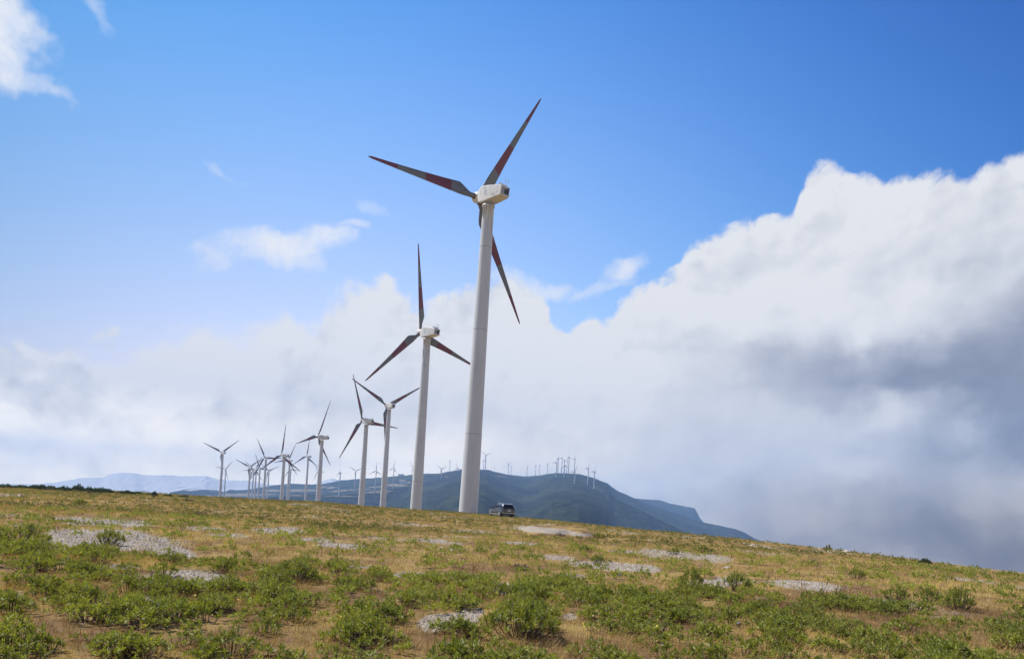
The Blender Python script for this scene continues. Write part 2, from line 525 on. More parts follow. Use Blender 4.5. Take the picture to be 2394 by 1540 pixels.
# ground
MG, t = material('ground')
pos = t.n('ShaderNodeNewGeometry').outputs['Position']
gr = t.n('ShaderNodeAttribute', attribute_name='gravel').outputs['Fac']
br = t.n('ShaderNodeAttribute', attribute_name='brown').outputs['Fac']
n1 = t.noise(pos, 0.55, 8, 0.6)
n2 = t.noise(pos, 4.0, 8, 0.65)
n3 = t.noise(pos, 26.0, 6, 0.7)
soil = t.mix(t.mr(n2, 0.32, 0.68), (.120, .062, .028), (.24, .14, .062))
straw = t.mix(t.mr(n3, 0.3, 0.7), (.22, .135, .042), (.42, .29, .095))
c = t.mix(t.mr(n1, 0.36, 0.60), soil, straw)
c = t.mix(t.m('MULTIPLY', br, 0.75), c, soil)
grn = t.noise(pos, 1.7, 7, 0.65)
c = t.mix(t.m('MULTIPLY', t.mr(grn, 0.50, 0.70), 0.35), c, (.12, .12, .035))
vor = t.n('ShaderNodeTexVoronoi', {'Vector': pos, 'Scale': 30.0, 'Randomness': 1.0})
stone = t.mix(t.mr(t.n('ShaderNodeSeparateColor', {0: vor.outputs['Color']}).outputs[0], 0.0, 1.0), (.27, .225, .175), (.55, .475, .385))
stone = t.mix(t.mr(vor.outputs['Distance'], 0.40, 0.85), stone, (.21, .17, .13))
edge = t.m('ADD', gr, t.m('MULTIPLY', t.m('SUBTRACT', n3, 0.5), 0.9))
c = t.mix(t.mr(edge, 0.25, 0.65), c, stone)
h = t.m('ADD', t.m('MULTIPLY', n3, 0.7), t.m('MULTIPLY', t.m('SUBTRACT', 1.0, vor.outputs['Distance']), gr))
finish(t, principled(t, c, 0.95, bumpn(t, h, 0.9, 0.03), **{'Specular IOR Level': 0.15}))

# hills
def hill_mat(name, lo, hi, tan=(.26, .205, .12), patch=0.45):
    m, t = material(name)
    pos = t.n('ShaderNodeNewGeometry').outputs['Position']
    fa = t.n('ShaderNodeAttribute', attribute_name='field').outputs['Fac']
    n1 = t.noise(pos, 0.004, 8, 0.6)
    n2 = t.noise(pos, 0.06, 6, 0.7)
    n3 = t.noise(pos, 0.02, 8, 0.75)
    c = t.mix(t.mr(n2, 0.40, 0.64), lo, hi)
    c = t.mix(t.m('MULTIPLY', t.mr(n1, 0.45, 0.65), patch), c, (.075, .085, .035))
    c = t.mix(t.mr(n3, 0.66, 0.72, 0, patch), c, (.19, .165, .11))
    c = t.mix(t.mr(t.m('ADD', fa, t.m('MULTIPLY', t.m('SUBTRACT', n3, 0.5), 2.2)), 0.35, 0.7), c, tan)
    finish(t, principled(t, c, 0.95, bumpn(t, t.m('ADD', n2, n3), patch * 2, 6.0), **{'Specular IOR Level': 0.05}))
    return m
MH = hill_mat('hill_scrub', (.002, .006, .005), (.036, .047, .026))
MM = hill_mat('far_mountain', (.60, .59, .58), (.64, .62, .60), patch=0.06)  # base colour lifted near white, standing in for distance haze

# painted steel of the towers
MT, t = material('tower_paint')
co = t.n('ShaderNodeTexCoord').outputs['Object']
sz = t.n('ShaderNodeSeparateXYZ', {0: co}).outputs[2]
n = t.noise(t.v('MULTIPLY', co, (1.2, 1.2, 0.10)), 2.0, 8, 0.65)
c = t.mix(t.mr(n, 0.35, 0.72), (.545, .56, .58), (.475, .485, .495))
seam = None
for hz in (11.2, 25.9, 37.5):
    s_ = t.m('SUBTRACT', 1.0, t.mr(t.m('ABSOLUTE', t.m('SUBTRACT', sz, hz)), 0.03, 0.10))
    s_ = t.m('MULTIPLY', s_, t.mr(t.noise(co, 3.0, 4, 0.6), 0.35, 0.6))
    seam = s_ if seam is None else t.m('MAXIMUM', seam, s_)
c = t.mix(t.m('MULTIPLY', seam, 0.75), c, (.20, .15, .12))
oil = t.m('MULTIPLY', t.mr(sz, 36.0, 43.5), t.mr(t.noise(t.v('MULTIPLY', co, (2.2, 2.2, 0.16)), 1.3, 6, 0.6), 0.46, 0.62))
c = t.mix(t.m('MULTIPLY', oil, 0.6), c, (.20, .175, .15))
finish(t, principled(t, c, 0.38, bumpn(t, t.noise(co, 1.1, 4, 0.5), 0.08, 0.05)))

MNAC, t = material('nacelle_paint')
co = t.n('ShaderNodeTexCoord').outputs['Object']
n = t.noise(t.v('MULTIPLY', co, (1, 1, 0.35)), 2.4, 8, 0.7)
c = t.mix(t.mr(n, 0.42, 0.75), (.67, .67, .66), (.50, .495, .475))
finish(t, principled(t, c, 0.45))

MB_, t = material('blade_paint')  # grey and red darkened to carry the shade on the blade backs
co = t.n('ShaderNodeTexCoord').outputs['Object']
sp = t.n('ShaderNodeSeparateXYZ', {0: co})
z = t.m('ADD', sp.outputs[2], t.m('MULTIPLY', t.m('SUBTRACT', t.noise(co, 6.0, 3, 0.6), 0.5), 0.12))
def band(a, b):
    return t.m('MULTIPLY', t.m('GREATER_THAN', z, a), t.m('LESS_THAN', z, b))
red = t.m('ADD', band(5.2, 9.9), band(14.6, 18.95))
n = t.noise(t.v('MULTIPLY', co, (0.8, 0.8, 7.0)), 1.6, 6, 0.7)
gcol = t.mix(t.mr(t.noise(t.v('MULTIPLY', co, (2, 2, 0.5)), 2.0, 7, 0.65), 0.35, 0.7), (.155, .158, .152), (.10, .10, .092))
rcol = t.mix(t.mr(n, 0.40, 0.72), (.15, .012, .018), (.125, .035, .036))
c = t.mix(red, gcol, rcol)
finish(t, principled(t, c, 0.45))
MB_BLADE = MB_

MDARK = flat('dark_vent', (.012, .012, .014), 0.5)
MGREYP = flat('grey_panel', (.30, .30, .31), 0.5)
MBLUE = flat('faded_blue_decal', (.20, .29, .42), 0.6, 0.25, 9)
MSTEEL = flat('galvanised_steel', (.30, .31, .32), 0.4, Metallic=0.7)
MRUST = flat('rusty_collar', (.16, .10, .07), 0.7, 0.3, 6)

import bmesh
# ------------------------------------------------------------------ setting: ground, hills, mountains
make_ground(MG)

def ridge(name, pts, front, backs, mat, label, amp, seed, fields=(), cols=1500, foot=-150.0):
    """a ridge swept along its crest line: pts = (photo x, photo y, distance)"""
    T = np.array([ray(x, y)[0] for x, y, d in pts])
    E_ = np.array([ray(x, y)[1] for x, y, d in pts])
    Dd = np.array([d for x, y, d in pts], float)
    t = np.linspace(T[0], T[-1], cols)
    D = np.interp(t, T, Dd)
    k = np.ones(9) / 9
    D = np.convolve(np.pad(D, 40, mode='edge'), np.ones(41) / 41, 'same')[40:-40]
    e = np.interp(t, T, E_)
    zr = EYE + e * D
    fr = np.concatenate([-(np.linspace(1, 0, 170, endpoint=False) ** 1.5), np.linspace(0, 1, 16)])
    reach_f = (zr.max() - foot) / front
    reach_b = (zr.max() - foot) / backs
    rows = []
    ends = sstep(0, 0.03, (t - t[0]) / (t[-1] - t[0])) * sstep(0, 0.03, (t[-1] - t) / (t[-1] - t[0]))
    for q in fr:
        d = -q * min(reach_f, 0.85 * D.min()) if q < 0 else q * reach_b
        Y = D - d if q < 0 else D + d
        g = front if q < 0 else backs
        z = zr - g * d * (0.75 + 0.25 * min(1.0, d / 150.0))
        X = t * Y
        a = amp * min(1.0, d / 180.0)
        z = z + (fbm(X / 160.0, Y / 260.0, seed, 5, 0.55) - 0.5) * 2 * a
        z = z + (fbm(X / 26.0, Y / 42.0, seed + 7, 3) - 0.5) * (1.8 + min(1, d / 60) * 4.0) * D.mean() / 2200.0
        z = z * ends + foot * (1 - ends)
        rows.append(np.stack([X, Y, np.maximum(z, foot - 2)], 1))
    V = np.concatenate(rows)
    n = cols
    i, j = np.meshgrid(np.arange(len(fr) - 1), np.arange(n - 1), indexing='ij')
    a = (i * n + j).ravel()
    Q = np.stack([a, a + 1, a + n + 1, a + n], 1)
    at_ = {}
    px, py = photo_np(V[:, 0], V[:, 1], V[:, 2])
    at_['field'] = np.clip(ellipses(px, py, fields), 0, 1) * 0.75 if fields else np.zeros(len(V))
    o = mesh_np(name, V, Q, mat, smooth=True, attrs=at_)
    return tag(o, label, 'hill', kind='structure')

NEAR_RIDGE = [(330, 1176, 1300), (400, 1172, 1300), (480, 1168, 1300), (560, 1166, 1350), (620, 1163, 1450), (674, 1158.5, 1550), (697, 1154, 1620), (730, 1154, 1640), (770, 1156, 1640), (804, 1157, 1620), (835, 1151, 1680), (882, 1147, 1720),
              (915, 1140.5, 1770), (960, 1140, 1850), (987, 1143, 1900), (1018, 1137, 1980), (1066, 1132, 2080), (1095, 1133, 2080), (1120, 1139, 2050), (1150, 1150, 2000), (1180, 1164, 1950), (1220, 1185, 1900), (1270, 1215, 1800), (1330, 1250, 1750)]
SPUR = [(1060, 1235, 1300), (1110, 1219, 1350), (1140, 1207, 1400), (1166, 1195, 1450), (1195, 1179, 1550), (1223, 1162, 1650), (1249, 1149, 1730), (1270, 1139, 1800), (1285, 1130, 1850), (1298, 1123.5, 1900),
              (1320, 1129, 1880), (1345, 1137, 1850), (1371, 1138, 1830), (1398, 1136.6, 1800), (1410, 1143, 1760), (1426, 1152, 1730), (1438, 1166, 1720), (1465, 1178, 1700), (1500, 1192, 1680), (1522, 1205, 1660),
              (1557, 1221, 1640), (1605, 1244, 1620), (1660, 1268, 1600), (1760, 1305, 1600)]
ridge('hill', NEAR_RIDGE, 0.26, 0.10, MH, 'dark green scrub hillside with a row of turbines along its crest', 16, 3,
      [(1020, 1138, 70, 1.6, -.10), (1040, 1146, 30, 8, -.1), (1050, 1180, 26, 5, .5), (1062, 1190, 9, 9, 0), (880, 1149.5, 60, 2, -.06), (800, 1159, 55, 1.6, .0), (690, 1158, 30, 2, 0), 
       (450, 1170, 140, 5, -.02), (600, 1164, 40, 2, 0)], 900)
ridge('hill', SPUR, 0.24, 0.12, MH, 'dark green spur with white turbines on top, behind the parked car', 8, 63,
      [(1322, 1129, 22, 1.6, .2), (1376, 1147, 12, 2, .5), (1392, 1149.5, 10, 2, 0), (1348, 1137, 8, 2, 0)], 900)


SKY_RIDGE = [(350, 1160, 2300), (387, 1154, 2400), (400, 1149.5, 2400), (414, 1147.5, 2400), (431, 1144.5, 2400), (445, 1147, 2400), (458, 1146, 2400), (470, 1144, 2400), (484, 1143.5, 2400), (509, 1146.5, 2450), (524, 1149, 2500), (538, 1143.5, 2500), (552, 1145.5, 2500),
             (567, 1145, 2550), (594, 1142, 2600), (625, 1136, 2650), (648, 1133, 2700), (683, 1130, 2750), (720, 1131.5, 2800), (750, 1131.5, 2800), (785, 1125, 2800), (796, 1122.5, 2780), (843, 1118.6, 2700), (892, 1116, 2650),
             (936, 1112, 2600), (968, 1109, 2550), (991, 1107, 2500), (1028, 1106, 2450), (1047, 1102, 2400), (1080, 1097.5, 2300), (1122, 1096.7, 2250), (1140, 1098, 2300), (1157, 1103, 2400), (1185, 1108, 2600), (1228, 1113, 2800),
             (1260, 1111, 2700), (1279, 1107.6, 2550), (1298, 1105, 2450), (1324, 1106.5, 2350), (1358, 1109, 2300), (1388, 1116.5, 2300), (1421, 1129.7, 2400), (1442, 1145.7, 2500), (1476, 1161, 2600), (1510, 1176, 2650),
             (1545, 1188, 2700), (1591, 1203, 2700), (1646, 1221, 2650), (1683, 1228, 2600), (1717, 1235, 2550), (1740, 1244, 2500), (1763, 1257, 2500), (1796, 1270, 2450), (1860, 1292, 2400), (1960, 1320, 2400)]
ridge('hill', SKY_RIDGE, 0.085, 0.2, MH, 'hazy blue green mountain ridge with fields on its left slope', 14, 13,
      [(760, 1139, 30, 4, 0), (793, 1147, 70, 2.5, -.08), (927, 1134, 40, 4, .02), (872, 1138, 34, 2, -.05), (700, 1146, 50, 4, 0), (640, 1146, 30, 4, 0), (565, 1156, 80, 5, 0), (480, 1160, 70, 4, 0), (950, 1127, 16, 2.5, 0), (1045, 1114, 12, 1.5, 0),
       (860, 1143, 50, 1.2, -.05), (1170, 1113, 30, 1.2, .1), (620, 1155, 40, 2, 0)], 1100)
ridge('hill', [(1380, 1150, 3600), (1440, 1160, 3500), (1490, 1165, 3500), (1545, 1168.6, 3500), (1568, 1176.7, 3500), (1602, 1183.5, 3500), (1623, 1187, 3500), (1629, 1196, 3500), (1637, 1212, 3500), (1650, 1225, 3500), (1690, 1250, 3500), (1760, 1290, 3500)],
      0.30, 0.3, MH, 'pale hazy headland with a cliff edge at the end of the ridges', 22, 23, [(1604, 1187, 4, 2.5, .2), (1560, 1172, 3, 1.5, 0)], 500)
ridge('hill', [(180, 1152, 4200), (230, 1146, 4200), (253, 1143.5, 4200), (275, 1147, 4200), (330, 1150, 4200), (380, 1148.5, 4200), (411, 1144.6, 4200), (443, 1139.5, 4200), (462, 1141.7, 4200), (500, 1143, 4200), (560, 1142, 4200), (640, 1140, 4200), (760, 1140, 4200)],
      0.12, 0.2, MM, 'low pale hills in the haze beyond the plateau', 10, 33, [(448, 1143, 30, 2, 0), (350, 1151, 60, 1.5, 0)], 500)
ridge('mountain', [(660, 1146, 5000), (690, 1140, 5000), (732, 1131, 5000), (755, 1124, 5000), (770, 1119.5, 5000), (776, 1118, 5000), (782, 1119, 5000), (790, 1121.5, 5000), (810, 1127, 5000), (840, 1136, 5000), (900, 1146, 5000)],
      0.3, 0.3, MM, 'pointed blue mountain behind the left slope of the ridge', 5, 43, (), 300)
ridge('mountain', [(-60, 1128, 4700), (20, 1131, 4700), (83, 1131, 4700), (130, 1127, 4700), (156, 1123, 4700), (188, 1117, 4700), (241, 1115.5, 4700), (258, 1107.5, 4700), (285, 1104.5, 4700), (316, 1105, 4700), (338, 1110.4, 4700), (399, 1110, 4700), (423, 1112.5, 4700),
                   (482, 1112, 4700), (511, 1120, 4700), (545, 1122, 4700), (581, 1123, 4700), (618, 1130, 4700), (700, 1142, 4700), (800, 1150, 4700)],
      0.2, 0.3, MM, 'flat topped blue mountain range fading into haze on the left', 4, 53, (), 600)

# the sea beyond the plateau on the right
MSEA, t = material('sea')
co = t.n('ShaderNodeNewGeometry').outputs['Position']
nn = t.noise(t.v('MULTIPLY', co, (1, 2.2, 1)), 0.02, 6, 0.6)
finish(t, principled(t, t.mix(t.mr(nn, .35, .65), (.085, .090, .100), (.100, .106, .116)), 0.7, bumpn(t, nn, 0.4, 2.0)))
an = np.linspace(0.16, 1.75, 60)
fr_ = np.linspace(0, 1, 24)
FR, AN = np.meshgrid(fr_, an, indexing='ij')
RR = 700 * (reach(AN) / 700) ** FR
i, j = np.meshgrid(np.arange(23), np.arange(59), indexing='ij')
a = (i * 60 + j).ravel()
tag(mesh_np('sea', np.stack([(RR * np.sin(AN)).ravel(), (RR * np.cos(AN)).ravel(), np.full(RR.size, -148.6)], 1), np.stack([a, a + 60, a + 61, a + 1], 1), MSEA), 'grey blue sea in haze beyond the right edge of the plateau', 'sea', kind='structure')

# ------------------------------------------------------------------ air
hz = MB()
hz.v, hz.f, hz.sm = [], [], []
x0, x1, y0, y1, z0, z1 = BOX[0], BOX[1], BOX[2], BOX[3], -153.5, 262
hz.box(((x0 + x1) / 2, (y0 + y1) / 2, (z0 + z1) / 2), (x1 - x0, y1 - y0, z1 - z0))
mh, t = material('haze')
t.n('ShaderNodeOutputMaterial', {'Volume': t.n('ShaderNodeVolumePrincipled', {'Color': (.37, .60, 1.0, 1), 'Density': HAZE, 'Anisotropy': 0.15}).outputs[0]})
tag(hz.build('haze', mh), 'thin blue haze in the air between the plateau and the mountains', 'haze', kind='stuff')

# ------------------------------------------------------------------ wind turbines
TILT, CONE, OVER, HUB = R(6), 0.055, 2.5, 45.0

def blade_mesh(n=14):
    st = [(0.45, .34, -.34, .34), (1.1, .34, -.34, .34), (1.7, .31, -.37, .42), (2.6, .24, -.44, .95), (3.35, .19, -.46, 1.30), (3.75, .165, -.46, 1.32), (4.6, .15, -.44, 1.22), (6.5, .125, -.40, 1.02), (9.0, .10, -.34, .82),
          (12.0, .075, -.27, .60), (15.0, .055, -.20, .41), (17.5, .04, -.14, .27), (18.8, .03, -.10, .19), (19.25, .02, -.05, .10)]
    rings = []
    for z, th, le, te in st:
        c = te - le
        rnd = sstep(2.6, 1.4, z)
        tw = R(13) * (1 - z / 19.3) ** 1.5
        ring = []
        for k in range(n):
            a = 2 * math.pi * k / n
            f = (1 - math.cos(a)) / 2
            x = le + c * f
            prof = 2.6 * (math.sqrt(max(f, 0)) * (1 - f)) * 0.5 * 1.15
            y = (prof * (1 - rnd) + abs(math.sin(a)) * rnd) * th * (1 if math.sin(a) > 0 else -0.75 - 0.25 * rnd)
            x, y = x * math.cos(tw) - y * math.sin(tw), x * math.sin(tw) + y * math.cos(tw)
            ring.append(Vector((x, y, z)))
        rings.append(ring)
    return MB().loft(rings).mesh('blade', MB_BLADE)

BLADE = blade_mesh()
prof = [(1.36, -12), (1.35, 0.0)] + [(1.35 - (1.35 - .80) * (z / 43.4) ** 1.08, z) for z in (2, 5, 8, 11, 11.2, 14, 18, 22, 25.9, 30, 34, 37.5, 41)] + [(.80, 43.2), (.92, 43.25), (.92, 43.45), (.70, 43.5)]
TOWER = MB().loft(lathe_rings(prof, 40)).mesh('tower', MT)

def nacelle_mesh():
    # outline of the side, front (+y) to rear (-y), z relative to hub height
    def ring(y, hw, zb, zt, bev):
        return [Vector((-hw + bev, y, zt)), Vector((hw - bev, y, zt)), Vector((hw, y, zt - bev)), Vector((hw, y, zb + bev)), Vector((hw - bev, y, zb)), Vector((-hw + bev, y, zb)), Vector((-hw, y, zb + bev)), Vector((-hw, y, zt - bev))]
    m = MB()
    m.loft([ring(1.75, .62, -.75, .55, .22), ring(1.60, .80, -.98, .72, .18), ring(0.95, .98, -1.22, 1.02, .09), ring(0.0, 1.02, -1.18, 1.04, .07), ring(-1.6, .98, -.94, .90, .07), ring(-3.35, .84, -.66, .74, .07), ring(-3.42, .78, -.60, .68, .05)], smooth=False)
    return m.mesh('nacelle', MNAC)
NACELLE = nacelle_mesh()
SPIN = MB().loft(lathe_rings([(.62, -.85), (.72, -.75), (.80, -.3), (.80, .25), (.70, .62), (.48, .95), (.22, 1.12), (.05, 1.16)], 24, 'Y')).mesh('hub', MNAC)
ANEMO = MB().tube([(0, 0, 0), (0, -.1, .42)], .022).tube([(-.26, -.1, .62), (-.22, -.1, .42), (.22, -.1, .42), (.26, -.1, .62)], .018).tube([(-.26, -.1, .6), (-.26, -.1, .95)], .028).tube([(.26, -.1, .6), (.26, -.1, .95)], .028) \
    .box((-.26, -.1, .98), (.14, .05, .10)).box((.26, -.1, .98), (.20, .03, .08)).mesh('wind_sensor', MSTEEL)
FIN = MB().box((0, 0, .16), (1.55, .07, .34)).mesh('rear_fin', MNAC)
VENT = MB().box((.28, 0, 0), (.78, .05, .62)).box((.56, 0, .47), (.36, .05, .20)).mesh('vent', MDARK)
PANEL = MB().box((0, 0, 0), (1.40, .03, 1.05)).mesh('rear_panel', MGREYP)
BELT = MB().box((0, 0, 0), (.02, 4.6, .035)).mesh('seam_strip', MGREYP)

def decal_mesh():
    m = MB()
    # a leaping figure with raised arms, and the short line of small dark letters above it
    def bar(a, b, w):
        a, b = Vector((0, *a)), Vector((0, *b))
        d = (b - a).normalized()
        nrm = Vector((0, -d.z, d.y)) * w / 2
        e = Vector((-.006, 0, 0))
        vs = [a - nrm, b - nrm, b + nrm, a + nrm]
        m.add([p + e for p in vs] + [p - e for p in vs], [(0, 1, 2, 3), (7, 6, 5, 4), (0, 4, 5, 1), (2, 6, 7, 3), (1, 5, 6, 2), (3, 7, 4, 0)])
    bar((0, .08), (0, -.12), .15)
    bar((0, .06), (.20, .26), .08)
    bar((0, .06), (-.20, .26), .08)
    bar((.02, -.1), (.17, -.40), .10)
    bar((-.02, -.1), (-.15, -.40), .10)
    bar((0, .14), (0, .28), .12)
    return m.mesh('emblem', MBLUE)
EMBLEM = decal_mesh()
LETT = MB()
for k in range(7):
    LETT.box((0, .42 - .105 * k, 0), (.012, .075, .09 if k % 3 else .13))
LETT = LETT.mesh('lettering', MGREYP)
COLLAR = MB().loft(lathe_rings([(.40, -.12), (.42, -.10), (.42, .18), (.38, .22)], 20)).mesh('blade_collar', MRUST)

def turbine(hub, D, yaw, phase, label, group, full=True, base_z=None):
    hub = Vector(hub)
    root = empty('wind_turbine', (hub.x + OVER * math.sin(yaw), hub.y - OVER * math.cos(yaw), hub.z - HUB), 0)
    tag(root, label, 'wind turbine', group)
    def put(name, me, M, parent=root):
        o = link(bpy.data.objects.new(name, me), parent)
        o.matrix_local = M
        return o
    tw = put('tower', TOWER, Matrix.Identity(4))
    if base_z is not None and base_z < hub.z - HUB - 0.3:
        k = (43.5 + (hub.z - HUB - base_z)) / 43.5
        tw.matrix_local = Matrix.Translation((0, 0, 43.5 - 43.5 * k)) @ Matrix.Diagonal((1, 1, k, 1))
    Y = Matrix.Rotation(yaw, 4, 'Z') @ Matrix.Translation((0, 0, HUB)) @ Matrix.Rotation(TILT, 4, 'X')
    nac = put('nacelle', NACELLE, Y)
    if full:
        put('vent', VENT, Matrix.Translation((-.06, -3.46, .0)), nac)
        put('rear_panel', PANEL, Matrix.Translation((0, -3.43, .04)), nac)
        put('wind_sensor', ANEMO, Matrix.Translation((.30, -3.05, .76)), nac)
        put('rear_fin', FIN, Matrix.Translation((0, -2.75, .80)), nac)
        put('emblem', EMBLEM, Matrix.Translation((-1.014, -.35, .02)) @ Matrix.Rotation(R(-1.4), 4, 'Z'), nac)
        put('lettering', LETT, Matrix.Translation((-1.014, -.10, .66)) @ Matrix.Rotation(R(-1.4), 4, 'Z'), nac)
        put('seam_strip', BELT, Matrix.Translation((-.955, -1.05, -.42)) @ Matrix.Rotation(R(-3.0), 4, 'Z') @ Matrix.Rotation(R(-3.2), 4, 'X'), nac)
    H = Y @ Matrix.Translation((0, OVER, 0))
    put('hub', SPIN, H)
    for i in range(3):
        B_ = H @ Matrix.Rotation(phase + i * 2 * math.pi / 3, 4, 'Y') @ Matrix.Rotation(CONE, 4, 'X')
        b = put('blade', BLADE, B_)
        if full:
            put('blade_collar', COLLAR, Matrix.Translation((0, 0, .78)), b)
    return root

def q2(x, y):
    return 449.0 + .24314 * x, 864.8 + .24314 * y
def q3(x, y):
    return 997.8 + .18756 * x, 1031.1 + .18756 * y


ROW = 'wind turbines in the row along the plateau edge'
def near_turbine(px, D, yaw, ph, label, full=True):
    h = at(px[0], px[1], D)
    b = gz(h.x + OVER * math.sin(R(yaw)), h.y - OVER * math.cos(R(yaw)))
    turbine(h, D, R(yaw), R(ph), label, ROW, full, b)

for a in [((1117, 466), 112, 43.5, 26.5, 'biggest wind turbine, white tower standing beside the parked car'),
          ((983.5, 779.5), 176, 45, 106, 'second largest wind turbine, one blade pointing straight up, behind the big tower'),
          ((903.5, 949), 318, 38, 56, 'third wind turbine from the big one, two blades raised in a wide V'),
          ((847, 983.5), 309, 54, 92, 'wind turbine whose upper blade crosses a blade of its neighbour'),
          ((743, 1021), 378, 72, 14, 'white wind turbine seen nearly side on with one blade raised right'),
          ((716.6, 1066.5), 748, 58, 0, 'slim wind turbine standing just left of the side on turbine, rotor in an even Y'),
          ((657.8, 1064), 473, 62, 117, 'wind turbine with vertical upper blade amid the tight cluster'),
          ((618.5, 1069.5), 687, 50, 87, 'wind turbine left of the vertical bladed one, a blade leaning up left'),
          ((517.5, 1057.5), 662, 50, 50, 'larger turbine of the pair apart at the left end of the row'),
          ((674, 1076), 796, 54, 18, 'wind turbine directly behind the vertical bladed one in the cluster'),
          ((582, 1092), 831, 50, 52, 'leftmost wind turbine of the tight cluster, blades in a wide V')]:
    near_turbine(*a)
for (hx, hy), D, yaw, ph, lab in [((605.5, 1094), 960, 50, 95, 'fourth turbine of the cluster from its left, blade tip beside the wide V'),
                                  ((597, 1097), 1040, 50, 20, 'thin turbine in the cluster, third from its left'),
                                  ((591, 1098.5), 1120, 50, 70, 'thin turbine in the cluster just behind its leftmost one'),
                                  ((627, 1100), 1180, 48, 65, 'thin pale turbine behind the left leaning bladed one'),
                                  ((526.3, 1096.5), 1300, 48, 38, 'smaller farther turbine of the pair apart at the left end of the row'),
                                  ((678, 1097), 1230, 50, 92, 'thin pale turbine low behind the vertical bladed one'),
                                  ((742, 1103), 1450, 60, 85, 'distant turbine half hidden by the side on tower')]:
    near_turbine((hx, hy), D, yaw, ph, lab, False)

FAR = 'distant wind turbines on the hills'
def far_turbine(bx, by, hx, hy, ph, label, yaw=50, D=None):
    D = D or HUB * F / math.hypot(bx - hx, by - hy)
    turbine(at(hx, hy, D), D, R(yaw), R(ph), label, FAR, False, None)
    TB.append((at(bx, by, D), D))
TB = []
for b, h, ph, lab, yaw in [
        (q2(1403, 1190), q2(1415, 985), 0, 'distant turbine on the near crest seen edge on, leftmost of that crest', 85),
        (q2(1560, 1165), q2(1573, 970), 60, 'distant turbine with blades in a V, left of the third row tower', 20),
        (q2(1757, 1168), q2(1768, 970), 0, 'distant turbine with an even Y rotor between two row towers', 30),
        (q2(1922, 1133), q2(1935, 945), 5, 'distant turbine showing just right of the third row tower', 55),
        (q2(2115, 1120), q2(2126, 945), 78, 'distant turbine mostly hidden behind the second row tower', 50),
        (q3(163, 560), q3(180, 345), 60, 'distant turbine above the pale track, left of the big tower', 40),
        (q3(367, 540), q3(378, 335), 97, 'distant turbine close against the left side of the big tower', 45)]:
    far_turbine(*b, *h, ph, lab, yaw)
for b, h, ph, lab, yaw in [
        (q3(278, 378), q3(284, 243), 0, 'faint far turbine edge on behind the crest left of the big tower', 88),
        (q3(705, 372), q3(709, 237), 85, 'smaller of two turbines right of the big tower on the summit', 50),
        (q3(723, 368), q3(735, 175), 62, 'taller of two turbines right of the big tower on the summit', 30),
        (q3(838, 392), q3(841, 316), 5, 'tiny faint turbine beyond the summit slope', 85),
        (q3(1015, 418), q3(1018, 285), 68, 'left turbine of the faint pair on the saddle slope', 40),
        (q3(1046, 422), q3(1052, 312), 0, 'right turbine of the faint pair on the saddle slope', 80),
        (q3(1243, 438), q3(1247, 315), 0, 'faint turbine alone at the lowest point of the saddle', 85),
        (q3(1350, 430), q3(1353, 300), 5, 'faint turbine just right of the saddle low point', 70),
        (q3(1398, 424), q3(1402, 298), 100, 'faint turbine between two others on the rise right of the saddle', 60),
        (q3(1502, 412), q3(1504, 287), 65, 'faint turbine with V blades left of the summit cluster', 35),
        (q3(1602, 490), q3(1611, 266), 20, 'left end turbine of the summit cluster, standing on the near spur', 55),
        (q3(1626, 396), q3(1633, 215), 5, 'turbine on the skyline just right of the cluster left end', 65),
        (q3(1668, 394), q3(1680, 212), 25, 'skyline turbine second from the cluster left end, one blade raised right', 55),
        (q3(1700, 398), q3(1709, 236), 0, 'skyline turbine behind the short spur turbine of the cluster', 75),
        (q3(1697, 525), q3(1710, 300), 100, 'turbine on the spur below the summit with its blades low', 55),
        (q3(1740, 400), q3(1745, 241), 30, 'left of two overlapping skyline turbines in the cluster', 60),
        (q3(1756, 402), q3(1766, 200), 8, 'right of two overlapping skyline turbines in the cluster', 65),
        (q3(1831, 410), q3(1839, 219), 22, 'skyline turbine directly above the lowest spur turbine', 55),
        (q3(1822, 635), q3(1838, 386), 28, 'turbine standing lowest on the spur, right of the cluster', 48),
        (q3(1993, 572), q3(2005, 336), 22, 'left of the two turbines at the right end of the spur', 55),
        (q3(2065, 630), q3(2082, 380), 24, 'rightmost turbine of all, at the right end of the spur', 55)]:
    far_turbine(*b, *h, ph, lab, yaw)

# thin measuring mast on the left slope
mp = at(686.5, 1131, 2700)
mm = MB()
for ax in ((-.5, -.4), (.5, -.4), (0, .55)):
    mm.tube([(ax[0], ax[1], -8), (ax[0] * .5, ax[1] * .5, 46)], .16, 4)
for k in range(16):
    z = k * 2.9
    s_ = 1 - z / 92
    mm.tube([(-.5 * s_, -.4 * s_, z), (.5 * s_, -.4 * s_, z + 1.4)], .08, 4).tube([(.5 * s_, -.4 * s_, z + 1.4), (0, .55 * s_, z + 2.9)], .08, 4)
mm.tube([(-3, 0, 42), (3, 0, 42)], .12, 4)
mo = mm.build('lattice_mast', MSTEEL)
mo.location = mp
tag(mo, 'thin grey lattice mast on the left hill slope behind the turbine cluster', 'mast')

